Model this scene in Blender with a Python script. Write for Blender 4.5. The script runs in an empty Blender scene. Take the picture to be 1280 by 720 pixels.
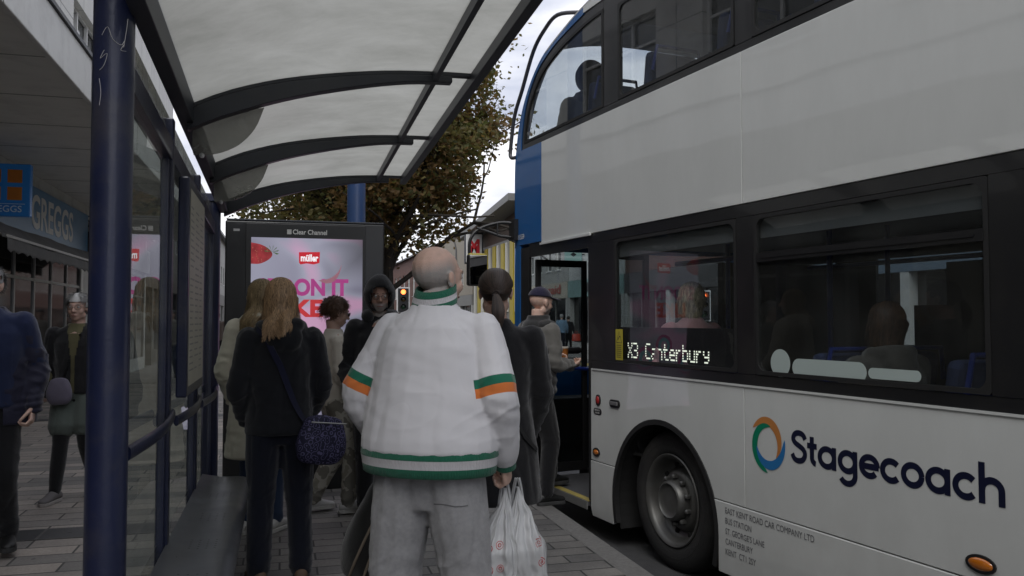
import bpy, bmesh, math, random
from mathutils import Vector, Matrix, noise, Euler
R = math.radians
V = Vector
sc = bpy.context.scene
COL = sc.collection
rnd = random.Random(7)

# ------------------------------------------------------------------ materials
_M = {}
def nt(m):
    m.use_nodes = True
    return m.node_tree.nodes, m.node_tree.links
def M(name, col=(.5, .5, .5), rough=.6, var=.12, scale=6., bump=0., bscale=150., metal=0., coat=0., sheen=0., emit=0., stretch=(1, 1, 1), spec=.5, dirt=0.):
    if name in _M: return _M[name]
    m = bpy.data.materials.new(name); n, l = nt(m)
    b = n['Principled BSDF']
    tc = n.new('ShaderNodeTexCoord')
    mp = n.new('ShaderNodeMapping'); mp.inputs['Scale'].default_value = stretch
    l.new(tc.outputs['Object'], mp.inputs[0])
    ns = n.new('ShaderNodeTexNoise'); ns.inputs['Scale'].default_value = scale; ns.inputs['Detail'].default_value = 5
    l.new(mp.outputs[0], ns.inputs[0])
    mx = n.new('ShaderNodeMix'); mx.data_type = 'RGBA'
    mx.inputs[6].default_value = (*[c*(1-var) for c in col], 1); mx.inputs[7].default_value = (*[min(1, c*(1+var)) for c in col], 1)
    l.new(ns.outputs[0], mx.inputs[0])
    out = mx.outputs[2]
    if dirt:
        n2 = n.new('ShaderNodeTexNoise'); n2.inputs['Scale'].default_value = 2.3; n2.inputs['Detail'].default_value = 8; n2.inputs['Roughness'].default_value = .65
        l.new(tc.outputs['Object'], n2.inputs[0])
        rp = n.new('ShaderNodeMapRange'); rp.inputs[1].default_value = .5; rp.inputs[2].default_value = .75; rp.inputs[3].default_value = 0; rp.inputs[4].default_value = dirt
        l.new(n2.outputs[0], rp.inputs[0])
        m3 = n.new('ShaderNodeMix'); m3.data_type = 'RGBA'; m3.inputs[7].default_value = (.09, .08, .07, 1)
        l.new(rp.outputs[0], m3.inputs[0]); l.new(out, m3.inputs[6]); out = m3.outputs[2]
    l.new(out, b.inputs['Base Color'])
    b.inputs['Roughness'].default_value = rough; b.inputs['Metallic'].default_value = metal
    b.inputs['Specular IOR Level'].default_value = spec
    if coat: b.inputs['Coat Weight'].default_value = coat; b.inputs['Coat Roughness'].default_value = .04
    if sheen: b.inputs['Sheen Weight'].default_value = sheen
    if emit:
        l.new(out, b.inputs['Emission Color']); b.inputs['Emission Strength'].default_value = emit
    if bump:
        n3 = n.new('ShaderNodeTexNoise'); n3.inputs['Scale'].default_value = bscale; n3.inputs['Detail'].default_value = 3
        l.new(mp.outputs[0], n3.inputs[0])
        bp = n.new('ShaderNodeBump'); bp.inputs['Strength'].default_value = bump; bp.inputs['Distance'].default_value = .01
        l.new(n3.outputs[0], bp.inputs['Height']); l.new(bp.outputs[0], b.inputs['Normal'])
    _M[name] = m
    return m
def GLASS(name, tint=(.6, .65, .65), ior=1.5, rough=.0, dust=0., dustcol=(.4, .4, .38)):
    if name in _M: return _M[name]
    m = bpy.data.materials.new(name); n, l = nt(m)
    n.remove(n['Principled BSDF'])
    tr = n.new('ShaderNodeBsdfTransparent'); tr.inputs[0].default_value = (*tint, 1)
    gl = n.new('ShaderNodeBsdfGlossy'); gl.inputs['Roughness'].default_value = rough; gl.inputs[0].default_value = (1, 1, 1, 1)
    fr = n.new('ShaderNodeFresnel'); fr.inputs[0].default_value = ior
    ge = n.new('ShaderNodeNewGeometry')
    inv = n.new('ShaderNodeMath'); inv.operation = 'SUBTRACT'; inv.inputs[0].default_value = 1
    l.new(ge.outputs['Backfacing'], inv.inputs[1])
    mu = n.new('ShaderNodeMath'); mu.operation = 'MULTIPLY'
    l.new(fr.outputs[0], mu.inputs[0]); l.new(inv.outputs[0], mu.inputs[1])
    ms = n.new('ShaderNodeMixShader')
    l.new(mu.outputs[0], ms.inputs[0]); l.new(tr.outputs[0], ms.inputs[1]); l.new(gl.outputs[0], ms.inputs[2])
    res = ms.outputs[0]
    if dust:
        df = n.new('ShaderNodeBsdfDiffuse'); df.inputs[0].default_value = (*dustcol, 1)
        tc = n.new('ShaderNodeTexCoord'); ns = n.new('ShaderNodeTexNoise'); ns.inputs['Scale'].default_value = 3; ns.inputs['Detail'].default_value = 7
        l.new(tc.outputs['Object'], ns.inputs[0])
        rp = n.new('ShaderNodeMapRange'); rp.inputs[1].default_value = .35; rp.inputs[2].default_value = .8; rp.inputs[3].default_value = dust*.4; rp.inputs[4].default_value = dust*1.8
        l.new(ns.outputs[0], rp.inputs[0])
        m2 = n.new('ShaderNodeMixShader'); l.new(rp.outputs[0], m2.inputs[0]); l.new(res, m2.inputs[1]); l.new(df.outputs[0], m2.inputs[2]); res = m2.outputs[0]
    l.new(res, n['Material Output'].inputs[0])
    _M[name] = m
    return m
def BRICK(name, c1, c2, mortar, w, h, ms=.01, rough=.8, offset=.5, axes='xy', bump=.4, var=.5, rot=0):
    if name in _M: return _M[name]
    m = bpy.data.materials.new(name); n, l = nt(m); b = n['Principled BSDF']
    tc = n.new('ShaderNodeTexCoord'); mp = n.new('ShaderNodeMapping')
    if axes == 'xz': mp.inputs['Rotation'].default_value = (R(-90), 0, 0)
    l.new(tc.outputs['Object'], mp.inputs[0]); src = mp.outputs[0]
    if axes in ('yz', 'wall'):
        sx = n.new('ShaderNodeSeparateXYZ'); l.new(tc.outputs['Object'], sx.inputs[0])
        cb = n.new('ShaderNodeCombineXYZ')
        ad = n.new('ShaderNodeMath'); ad.operation = 'ADD'; l.new(sx.outputs[0], ad.inputs[0]); l.new(sx.outputs[1], ad.inputs[1])
        l.new(ad.outputs[0] if axes == 'wall' else sx.outputs[1], cb.inputs[0]); l.new(sx.outputs[2], cb.inputs[1]); src = cb.outputs[0]
    br = n.new('ShaderNodeTexBrick'); br.offset = offset
    br.inputs['Color1'].default_value = (*c1, 1); br.inputs['Color2'].default_value = (*c2, 1); br.inputs['Mortar'].default_value = (*mortar, 1)
    br.inputs['Scale'].default_value = 1; br.inputs['Brick Width'].default_value = w; br.inputs['Row Height'].default_value = h
    br.inputs['Mortar Size'].default_value = ms; br.inputs['Mortar Smooth'].default_value = .3; br.inputs['Bias'].default_value = -.1
    l.new(src, br.inputs[0])
    # a second colour channel per slab: hue and wetness patches
    ns = n.new('ShaderNodeTexNoise'); ns.inputs['Scale'].default_value = 1.7; ns.inputs['Detail'].default_value = 8; ns.inputs['Roughness'].default_value = .65
    l.new(tc.outputs['Object'], ns.inputs[0])
    rp = n.new('ShaderNodeMapRange'); rp.inputs[1].default_value = .25; rp.inputs[2].default_value = .75; rp.inputs[3].default_value = 1-var*.5; rp.inputs[4].default_value = 1+var*.45
    l.new(ns.outputs[0], rp.inputs[0])
    n5 = n.new('ShaderNodeTexNoise'); n5.inputs['Scale'].default_value = 60; n5.inputs['Detail'].default_value = 4
    l.new(tc.outputs['Object'], n5.inputs[0])
    r5 = n.new('ShaderNodeMapRange'); r5.inputs[1].default_value = .3; r5.inputs[2].default_value = .7; r5.inputs[3].default_value = .85; r5.inputs[4].default_value = 1.12
    l.new(n5.outputs[0], r5.inputs[0])
    mm = n.new('ShaderNodeMath'); mm.operation = 'MULTIPLY'; l.new(rp.outputs[0], mm.inputs[0]); l.new(r5.outputs[0], mm.inputs[1])
    vm = n.new('ShaderNodeVectorMath'); vm.operation = 'SCALE'; l.new(br.outputs[0], vm.inputs[0]); l.new(mm.outputs[0], vm.inputs['Scale'])
    gum = n.new('ShaderNodeTexVoronoi'); gum.inputs['Scale'].default_value = 5.5; l.new(tc.outputs['Object'], gum.inputs[0])
    gs_ = n.new('ShaderNodeMapRange'); gs_.inputs[1].default_value = .06; gs_.inputs[2].default_value = .10; gs_.inputs[3].default_value = .45; gs_.inputs[4].default_value = 1; l.new(gum.outputs['Distance'], gs_.inputs[0])
    v2 = n.new('ShaderNodeVectorMath'); v2.operation = 'SCALE'; l.new(vm.outputs[0], v2.inputs[0]); l.new(gs_.outputs[0], v2.inputs['Scale'])
    l.new((v2 if axes == 'xy' else vm).outputs[0], b.inputs['Base Color'])
    r6 = n.new('ShaderNodeMapRange'); r6.inputs[3].default_value = rough-.15; r6.inputs[4].default_value = min(1, rough+.12); l.new(ns.outputs[0], r6.inputs[0]); l.new(r6.outputs[0], b.inputs['Roughness'])
    sb = n.new('ShaderNodeMath'); sb.operation = 'MULTIPLY_ADD'; sb.inputs[1].default_value = -1.; l.new(br.outputs['Fac'], sb.inputs[0]); 
    n6 = n.new('ShaderNodeMath'); n6.operation = 'MULTIPLY'; n6.inputs[1].default_value = .35; l.new(n5.outputs[0], n6.inputs[0]); l.new(n6.outputs[0], sb.inputs[2])
    bp = n.new('ShaderNodeBump'); bp.inputs['Strength'].default_value = bump; bp.inputs['Distance'].default_value = .006
    l.new(sb.outputs[0], bp.inputs['Height']); l.new(bp.outputs[0], b.inputs['Normal'])
    _M[name] = m
    return m

# ------------------------------------------------------------------ mesh tools
class MB:
    def __init__(s): s.v = []; s.f = []; s.mi = []
    def add(s, vs, fs, mi=0):
        k = len(s.v); s.v += [tuple(p) for p in vs]
        for f in fs: s.f.append(tuple(i+k for i in f)); s.mi.append(mi)
        return s
    def box(s, x0, x1, y0, y1, z0, z1, mi=0, T=None):
        vs = [V(p) for p in ((x0, y0, z0), (x1, y0, z0), (x1, y1, z0), (x0, y1, z0), (x0, y0, z1), (x1, y0, z1), (x1, y1, z1), (x0, y1, z1))]
        if T: vs = [T @ p for p in vs]
        return s.add(vs, [(0, 3, 2, 1), (4, 5, 6, 7), (0, 1, 5, 4), (1, 2, 6, 5), (2, 3, 7, 6), (3, 0, 4, 7)], mi)
    def loft(s, secs, n=12, mi=0, caps=True):
        """secs: (centre, half axis a, half axis b)"""
        k = len(s.v)
        for c, a, b in secs:
            for i in range(n):
                t = 2*math.pi*i/n
                s.v.append(tuple(V(c)+V(a)*math.cos(t)+V(b)*math.sin(t)))
        for j in range(len(secs)-1):
            for i in range(n):
                i2 = (i+1) % n
                s.f.append((k+j*n+i, k+j*n+i2, k+(j+1)*n+i2, k+(j+1)*n+i)); s.mi.append(mi)
        if caps:
            s.f.append(tuple(k+i for i in reversed(range(n)))); s.mi.append(mi)
            q = k+(len(secs)-1)*n
            s.f.append(tuple(q+i for i in range(n))); s.mi.append(mi)
        return s
    def tube(s, pts, rad, n=10, mi=0, w=None, flat=1., round_ends=False):
        """rad: number or list; w: fixed width axis; flat: ratio of depth to width"""
        pts = [V(p) for p in pts]
        if not hasattr(rad, '__len__'): rad = [rad]*len(pts)
        secs = []
        prev = V(w) if w else None
        for i, p in enumerate(pts):
            d = (pts[min(i+1, len(pts)-1)]-pts[max(i-1, 0)]).normalized()
            if prev is None:
                prev = d.orthogonal()
            a = (prev-d*prev.dot(d))
            if a.length < 1e-5: a = d.orthogonal()
            a.normalize(); prev = a if w is None else V(w)
            b = d.cross(a).normalized()
            secs.append((p, a*rad[i], b*rad[i]*flat, d))
        if round_ends:
            p, a, b, d = secs[0]; r = min(a.length, b.length)
            pre = [(p-d*r*.95, a*.25, b*.25, d), (p-d*r*.6, a*.78, b*.78, d)]
            p, a, b, d = secs[-1]; r = min(a.length, b.length)
            post = [(p+d*r*.6, a*.78, b*.78, d), (p+d*r*.95, a*.25, b*.25, d)]
            secs = pre+secs+post
        return s.loft([q[:3] for q in secs], n, mi)
    def ell(s, c, r, n=14, m=9, mi=0, rot=None):
        c = V(c); k = len(s.v)
        vs = [V((0, 0, -1))]
        for j in range(1, m):
            ph = -math.pi/2+math.pi*j/m
            for i in range(n):
                t = 2*math.pi*i/n; vs.append(V((math.cos(t)*math.cos(ph), math.sin(t)*math.cos(ph), math.sin(ph))))
        vs.append(V((0, 0, 1)))
        rr = V(r) if hasattr(r, '__len__') else V((r, r, r))
        out = []
        for p in vs:
            q = V((p.x*rr.x, p.y*rr.y, p.z*rr.z))
            if rot: q = rot @ q
            out.append(c+q)
        fs = [(0, 1+(i+1) % n, 1+i) for i in range(n)]
        for j in range(m-2):
            for i in range(n):
                a = 1+j*n+i; b = 1+j*n+(i+1) % n
                fs.append((a, b, b+n, a+n))
        L = len(vs)-1; q = 1+(m-2)*n
        fs += [(q+i, q+(i+1) % n, L) for i in range(n)]
        return s.add(out, fs, mi)
    def lathe(s, prof, n=32, mi=0, T=None, close=False):
        """prof: (radius, height) about local z"""
        vs = []; fs = []
        for r, h in prof:
            for i in range(n):
                t = 2*math.pi*i/n; p = V((r*math.cos(t), r*math.sin(t), h)); vs.append(T @ p if T else p)
        for j in range(len(prof)-1):
            for i in range(n):
                i2 = (i+1) % n; fs.append((j*n+i, j*n+i2, (j+1)*n+i2, (j+1)*n+i))
        if close:
            fs.append(tuple(reversed(range(n)))); fs.append(tuple((len(prof)-1)*n+i for i in range(n)))
        return s.add(vs, fs, mi)
    def prism(s, poly, T, d, mi=0):
        """poly: (u, v) list; T: 4x4 placing u,v,w; extrude w 0..d"""
        n = len(poly)
        area = sum(poly[i][0]*poly[(i+1) % n][1]-poly[(i+1) % n][0]*poly[i][1] for i in range(n))
        if area < 0: poly = poly[::-1]
        vs = [T @ V((u, v, 0)) for u, v in poly]+[T @ V((u, v, d)) for u, v in poly]
        fs = [tuple(reversed(range(n))), tuple(range(n, 2*n))]+[(i, (i+1) % n, n+(i+1) % n, n+i) for i in range(n)]
        return s.add(vs, fs, mi)
    def grid(s, fn, nu, nv, mi=0, flip=False):
        k = len(s.v)
        for j in range(nv+1):
            for i in range(nu+1): s.v.append(tuple(fn(i/nu, j/nv)))
        for j in range(nv):
            for i in range(nu):
                a = k+j*(nu+1)+i; f = (a, a+1, a+nu+2, a+nu+1)
                s.f.append(f[::-1] if flip else f); s.mi.append(mi)
        return s
    def mesh(s, name):
        me = bpy.data.meshes.new(name); me.from_pydata(s.v, [], s.f)
        me.polygons.foreach_set('material_index', s.mi)
        me.update(); return me
    def build(s, name, mats, parent=None, smooth=False, bevel=0, T=None, sub=0, angle=40):
        me = s.mesh(name)
        if T: me.transform(T)
        return link(name, me, mats, parent, smooth, bevel, sub, angle)
def link(name, me, mats, parent=None, smooth=False, bevel=0, sub=0, angle=40):
    if not hasattr(mats, '__len__'): mats = [mats]
    for m in mats: me.materials.append(m)
    o = bpy.data.objects.new(name, me); COL.objects.link(o)
    if parent: o.parent = parent
    if smooth:
        me.polygons.foreach_set('use_smooth', [True]*len(me.polygons))
        if angle < 180:
            bm = bmesh.new(); bm.from_mesh(me)
            for e in bm.edges:
                if len(e.link_faces) == 2 and e.calc_face_angle(0) > R(angle): e.smooth = False
            bm.to_mesh(me); bm.free()
    if bevel:
        b = o.modifiers.new('bevel', 'BEVEL'); b.width = bevel; b.segments = 2; b.limit_method = 'ANGLE'; b.angle_limit = R(50)
    if sub:
        b = o.modifiers.new('sub', 'SUBSURF'); b.levels = sub; b.render_levels = sub
    return o
def ev_mesh(me, mods):
    o = bpy.data.objects.new('tmp', me); COL.objects.link(o)
    for t, kw in mods:
        m = o.modifiers.new(t, t)
        for k, v in kw.items(): setattr(m, k, v)
    dg = bpy.context.evaluated_depsgraph_get(); dg.update()
    r = bpy.data.meshes.new_from_object(o.evaluated_get(dg))
    bpy.data.objects.remove(o); bpy.data.meshes.remove(me)
    return r
def remesh(mb, vox, smooth=4, fac=.5):
    return ev_mesh(mb.mesh('r'), [('REMESH', dict(mode='VOXEL', voxel_size=vox)), ('SMOOTH', dict(factor=fac, iterations=smooth))])
def tag(o, label=None, cat=None, group=None, kind=None):
    if label: o['label'] = label
    if cat: o['category'] = cat
    if group: o['group'] = group
    if kind: o['kind'] = kind
    return o
def empty(name, loc=(0, 0, 0), rz=0, label=None, cat=None, group=None):
    o = bpy.data.objects.new(name, None); COL.objects.link(o); o.empty_display_size = .2
    o.location = loc; o.rotation_euler = (0, 0, rz)
    return tag(o, label, cat, group)
def struct(name, mb, mats, **k): return tag(mb.build(name, mats, **k), kind='structure')
def copy_tree(o, parent=None):
    c = o.copy(); COL.objects.link(c); c.parent = parent
    for ch in [x for x in bpy.data.objects if x.parent == o]: copy_tree(ch, c)
    return c
_txt = {}
def text_polys(s, bold=0.):
    k = (s, bold)
    if k not in _txt:
        cu = bpy.data.curves.new('t', 'FONT'); cu.body = s; cu.offset = bold; cu.resolution_u = 4
        o = bpy.data.objects.new('t', cu); COL.objects.link(o)
        dg = bpy.context.evaluated_depsgraph_get(); dg.update()
        me = bpy.data.meshes.new_from_object(o.evaluated_get(dg))
        vs = [tuple(v.co) for v in me.vertices]; fs = [tuple(p.vertices) for p in me.polygons]
        bpy.data.objects.remove(o); bpy.data.curves.remove(cu); bpy.data.meshes.remove(me)
        x0 = min(v[0] for v in vs); x1 = max(v[0] for v in vs); y0 = min(v[1] for v in vs); y1 = max(v[1] for v in vs)
        _txt[k] = ([((v[0]-x0)/(x1-x0), (v[1]-y0)/(y1-y0)) for v in vs], fs)
    return _txt[k]
def put_text(mb, s, T, w, h, bold=.02, mi=0):
    """writes s into the box 0..w x 0..h of frame T (x right, y up, z out)"""
    vs, fs = text_polys(s, bold)
    mb.add([T @ V((x*w, y*h, 0)) for x, y in vs], fs, mi); return mb
def frame(o, x, y):
    """4x4 with origin o, x axis x, y axis y"""
    x = V(x).normalized(); y = V(y); y = (y-x*y.dot(x)).normalized(); z = x.cross(y)
    m = Matrix((x, y, z)).transposed().to_4x4(); m.translation = V(o); return m
def ribbon(mb, pts, w, T, mi=0):
    n = len(pts); L = []
    for i, p in enumerate(pts):
        a = pts[max(i-1, 0)]; b = pts[min(i+1, n-1)]
        dx, dy = b[0]-a[0], b[1]-a[1]; q = math.hypot(dx, dy) or 1
        nx, ny = -dy/q, dx/q; ww = w(i/(n-1)) if callable(w) else w
        L.append((p[0]+nx*ww/2, p[1]+ny*ww/2, p[0]-nx*ww/2, p[1]-ny*ww/2))
    vs = [T @ V((a, b, 0)) for a, b, c, d in L]+[T @ V((c, d, 0)) for a, b, c, d in L]
    mb.add(vs, [(i, i+n, i+n+1, i+1) for i in range(n-1)], mi)
def arc(cx, cy, r, a0, a1, n=20, ry=None):
    return [(cx+r*math.cos(R(a0+(a1-a0)*i/n)), cy+(ry or r)*math.sin(R(a0+(a1-a0)*i/n))) for i in range(n+1)]
def spline(pts, k=6):
    out = []
    for i in range(len(pts)-1):
        p0 = pts[max(i-1, 0)]; p1 = pts[i]; p2 = pts[i+1]; p3 = pts[min(i+2, len(pts)-1)]
        for j in range(k):
            t = j/k
            out.append(tuple(.5*(2*b+(c-a)*t+(2*a-5*b+4*c-d)*t*t+(3*b-a-3*c+d)*t**3) for a, b, c, d in zip(p0, p1, p2, p3)))
    out.append(tuple(pts[-1])); return out

# ------------------------------------------------------------------ camera, light, sky
cam = bpy.data.cameras.new('camera'); co = bpy.data.objects.new('camera', cam); COL.objects.link(co)
co.location = (0, 0, 1.45); co.rotation_euler = (R(92.18), 0, R(-15.3)); cam.sensor_width = 36; cam.lens = 29.53
cam.clip_end = 2000; cam.clip_start = .05
sc.camera = co
SUN_EL, SUN_AZ = R(46), R(206)
w = bpy.data.worlds.new('World'); sc.world = w; w.use_nodes = True
n, l = w.node_tree.nodes, w.node_tree.links
sky = n.new('ShaderNodeTexSky'); sky.sky_type = 'NISHITA'; sky.sun_disc = False; sky.sun_elevation = SUN_EL; sky.sun_rotation = SUN_AZ
sky.air_density = 1.2; sky.dust_density = 2
tc = n.new('ShaderNodeTexCoord')
mp = n.new('ShaderNodeMapping'); mp.inputs['Scale'].default_value = (1, 1, 2.6); l.new(tc.outputs['Generated'], mp.inputs[0])
n1 = n.new('ShaderNodeTexNoise'); n1.inputs['Scale'].default_value = 2.2; n1.inputs['Detail'].default_value = 9; n1.inputs['Roughness'].default_value = .55; n1.inputs['Distortion'].default_value = .3
l.new(mp.outputs[0], n1.inputs[0])
n2 = n.new('ShaderNodeTexNoise'); n2.inputs['Scale'].default_value = 3.6; n2.inputs['Detail'].default_value = 8
mp2 = n.new('ShaderNodeMapping'); mp2.inputs['Scale'].default_value = (1, 1, 3); mp2.inputs['Location'].default_value = (3.1, 1.2, .4); l.new(tc.outputs['Generated'], mp2.inputs[0]); l.new(mp2.outputs[0], n2.inputs[0])
cr = n.new('ShaderNodeValToRGB'); cr.color_ramp.elements[0].position = .38; cr.color_ramp.elements[0].color = (4.3, 4.7, 5.9, 1); cr.color_ramp.elements[1].position = .6; cr.color_ramp.elements[1].color = (9.6, 9.6, 10.0, 1)
l.new(n2.outputs[0], cr.inputs[0])
mr = n.new('ShaderNodeMapRange'); mr.inputs[1].default_value = .32; mr.inputs[2].default_value = .48; mr.inputs[3].default_value = .72; mr.inputs[4].default_value = 1; l.new(n1.outputs[0], mr.inputs[0])
mx = n.new('ShaderNodeMix'); mx.data_type = 'RGBA'; l.new(mr.outputs[0], mx.inputs[0]); l.new(sky.outputs[0], mx.inputs[6]); l.new(cr.outputs[0], mx.inputs[7])
bg = n['Background']; l.new(mx.outputs[2], bg.inputs[0]); bg.inputs[1].default_value = .1
sl = bpy.data.lights.new('sun', 'SUN'); sl.energy = 1.15; sl.angle = R(35); sl.color = (1, .98, .94)
so = bpy.data.objects.new('sun', sl); COL.objects.link(so); so.location = (0, -20, 40)
# sun comes from azimuth SUN_AZ (clockwise from +Y)
sd = V((math.sin(SUN_AZ)*math.cos(SUN_EL), math.cos(SUN_AZ)*math.cos(SUN_EL), math.sin(SUN_EL)))
so.rotation_euler = sd.to_track_quat('Z', 'Y').to_euler()
sc.view_settings.view_transform = 'Standard'; sc.view_settings.look = 'None'; sc.view_settings.exposure = 0.38; sc.view_settings.gamma = 1
sc.cycles.use_denoising = True; sc.cycles.max_bounces = 8; sc.cycles.transparent_max_bounces = 24; sc.cycles.diffuse_bounces = 4; sc.cycles.glossy_bounces = 4
sc.cycles.caustics_reflective = False; sc.cycles.caustics_refractive = False; sc.cycles.sample_clamp_indirect = 6

# ------------------------------------------------------------------ ground, road, paving
KX = 2.06; RZ = -.17; FX = 11.2; WX = 14.6
g = MB().box(-400, 400, -300, 600, RZ-.6, RZ-.02); struct('ground', g, M('soil', (.12, .12, .11), .9))
PAVE = BRICK('paver_mat', (.14, .135, .13), (.245, .23, .21), (.04, .04, .038), .42, .155, .007, rough=.68, var=.8, bump=.7)
struct('pavement', MB().box(-4.0, KX-.16, -30, 140, RZ-.02, 0), PAVE)
LP = BRICK('slab_mat', (.18, .168, .155), (.39, .34, .295), (.06, .057, .053), .62, .2, .008, rough=.7, var=.7, bump=.6)
struct('paving_band', MB().box(-3.98, -.62, -25, 130, .0005, .004), LP)
DK = BRICK('dark_slab_mat', (.035, .035, .037), (.06, .058, .058), (.1, .095, .09), .62, .31, .012, rough=.65, var=.5)
b = MB()
for y in (6.2, 13.4, 20.6): b.box(-3.97, -.63, y, y+.31, .0045, .008)
struct('dark_paving_course', b, DK)
KM = M('kerb_granite', (.18, .175, .168), .75, .35, 40, bump=.4, bscale=120, dirt=.6)
b = MB(); y = -30
while y < 140:
    b.box(KX-.16, KX, y+.004, y+.9-.004, RZ-.02, -.001 if y < 60 else 0); y += .9
struct('kerb', b, KM, bevel=.012)
AS = M('asphalt', (.055, .055, .057), .85, .35, 9, bump=.5, bscale=220, dirt=.2)
struct('road', MB().box(KX, FX, -30, 140, RZ-.02, RZ), AS)
struct('far_pavement', MB().box(FX+.16, WX+.5, -30, 140, RZ-.02, -.03), PAVE)
struct('far_kerb', MB().box(FX, FX+.16, -30, 140, RZ-.02, -.02), KM, bevel=.01)
YL = M('road_paint_yellow', (.55, .42, .06), .8, .3, 30, dirt=.7)
b = MB()
b.box(FX-.35, FX-.25, -30, 138, RZ+.0005, RZ+.004); b.box(FX-.65, FX-.55, -30, 138, RZ+.0005, RZ+.004)
struct('yellow_line', b, YL)
WL = M('road_paint_white', (.7, .7, .68), .8, .2, 30, dirt=.7)
b = MB()
for y in range(-28, 136, 6): b.box(6.6, 6.7, y, y+3, RZ+.0005, RZ+.004)
struct('lane_line', b, WL)
# ------------------------------------------------------------------ bus shelter
NAVY = M('navy_paint', (.012, .017, .05), .36, .3, 5, coat=.25, dirt=.6, bump=.12, bscale=60)
DKM = M('dark_grey_paint', (.028, .032, .04), .45, .2, 6, dirt=.3)
BLK = M('black_plastic', (.012, .012, .013), .45, .1)
STEEL = M('brushed_steel', (.35, .35, .34), .4, .1, metal=.8)
def slope(y): return -.035*(y-3.95)
XL, XR = -.42, .91
SY = [2.45, 4.0, 5.25, 6.5]
PY = [2.75, 4.0, 5.25, 6.5]
shel = empty('bus_shelter', (-.5, 4.0, 0), 0, 'glazed bus shelter with navy posts and arched milky roof above the bench', 'bus shelter')
def SH(mb, name, m, **k): return mb.build(name, m, parent=shel, T=Matrix.Translation((.5, -4.0, 0)), **k)
PROF = spline([(XL, 2.40), (-.22, 2.49), (.05, 2.565), (.4, 2.62), (.68, 2.64), (XR, 2.645)], 5)
def pz(x):
    for (a, za), (b, zb) in zip(PROF, PROF[1:]):
        if x <= b+1e-6: return za+(zb-za)*(x-a)/(b-a)
    return PROF[-1][1]
# milky roof sheets
rm = bpy.data.materials.new('milky_polycarbonate'); n, l = nt(rm); pb = n['Principled BSDF']
tc = n.new('ShaderNodeTexCoord'); mp = n.new('ShaderNodeMapping'); mp.inputs['Scale'].default_value = (1, 1.5, 1); l.new(tc.outputs['Object'], mp.inputs[0])
a1 = n.new('ShaderNodeTexNoise'); a1.inputs['Scale'].default_value = 2.1; a1.inputs['Detail'].default_value = 12; a1.inputs['Roughness'].default_value = .68; a1.inputs['Distortion'].default_value = .25; l.new(mp.outputs[0], a1.inputs[0])
a2 = n.new('ShaderNodeTexVoronoi'); a2.inputs['Scale'].default_value = 9; l.new(tc.outputs['Object'], a2.inputs[0])
r1 = n.new('ShaderNodeValToRGB'); r1.color_ramp.elements[0].position = .3; r1.color_ramp.elements[0].color = (.39, .39, .355, 1); r1.color_ramp.elements[1].position = .68; r1.color_ramp.elements[1].color = (.57, .57, .53, 1); l.new(a1.outputs[0], r1.inputs[0])
r2 = n.new('ShaderNodeMapRange'); r2.inputs[1].default_value = 0; r2.inputs[2].default_value = .035; r2.inputs[3].default_value = .45; r2.inputs[4].default_value = 1; l.new(a2.outputs['Distance'], r2.inputs[0])
vm = n.new('ShaderNodeVectorMath'); vm.operation = 'SCALE'; l.new(r1.outputs[0], vm.inputs[0]); l.new(r2.outputs[0], vm.inputs['Scale'])
tl = n.new('ShaderNodeBsdfTranslucent'); l.new(vm.outputs[0], tl.inputs[0]); l.new(vm.outputs[0], pb.inputs['Base Color']); pb.inputs['Roughness'].default_value = .35
ms = n.new('ShaderNodeMixShader'); ms.inputs[0].default_value = .7; l.new(pb.outputs[0], ms.inputs[1]); l.new(tl.outputs[0], ms.inputs[2]); l.new(ms.outputs[0], n['Material Output'].inputs[0])
for i in range(3):
    y0, y1 = SY[i]+.02, SY[i+1]-.02
    for xa, xb in ((XL+.03, .69), (.715, XR-.02)):
        b = MB(); N = 14
        b.grid(lambda u, v: (xa+(xb-xa)*u, y0+(y1-y0)*v, pz(xa+(xb-xa)*u)+slope(y0+(y1-y0)*v)+.012), N, 6)
        SH(b, 'roof_panel', rm, smooth=True)
for y in SY:
    b = MB()
    poly = [(x, z-.006) for x, z in PROF]; dep = lambda x: .10 if x < -.2 else max(.04, .10-(x+.2)*.075)
    low = [(x, z-dep(x)) for x, z in reversed([p for p in PROF if p[0] <= .80])]
    T = Matrix(((1, 0, 0, 0), (0, 0, -1, y+.03), (0, 1, 0, slope(y)), (0, 0, 0, 1)))
    b.prism([p for p in poly if p[0] <= .80]+low, T, .06); SH(b, 'rib', DKM, bevel=.004)
    b = MB(); b.prism([(x, z+.025) for x, z in PROF]+[(x, z-.003) for x, z in reversed(PROF)], Matrix.Translation((0, -.0, 0)) @ T @ Matrix.Translation((0, 0, .008)), .044); SH(b, 'glazing_bar', DKM)
def yb(b, x0, x1, z0, z1, y0=SY[0]-.03, y1=SY[-1]+.03):
    vs = []
    for y in (y0, y1):
        for x, z in ((x0, z0), (x1, z0), (x1, z1), (x0, z1)): vs.append((x, y, z+slope(y)))
    b.add(vs, [(0, 1, 2, 3), (7, 6, 5, 4), (0, 4, 5, 1), (1, 5, 6, 2), (2, 6, 7, 3), (3, 7, 4, 0)]); return b
SH(yb(MB(), XR-.03, XR+.015, 2.60, 2.665, SY[0]-.035, SY[-1]+.035), 'front_gutter', DKM, bevel=.004)
SH(yb(MB(), .69, .715, 2.605, 2.66), 'purlin', DKM)
SH(yb(MB(), XL-.03, XL+.028, 2.33, 2.44, SY[0]-.035, SY[-1]+.035), 'rear_gutter', DKM, bevel=.004)
SH(yb(MB(), -.53, -.475, 2.16, 2.25, PY[0]), 'top_rail', NAVY, bevel=.004)
b = MB(); yb(b, -.512, -.506, 2.25, 2.38, PY[0])
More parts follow.
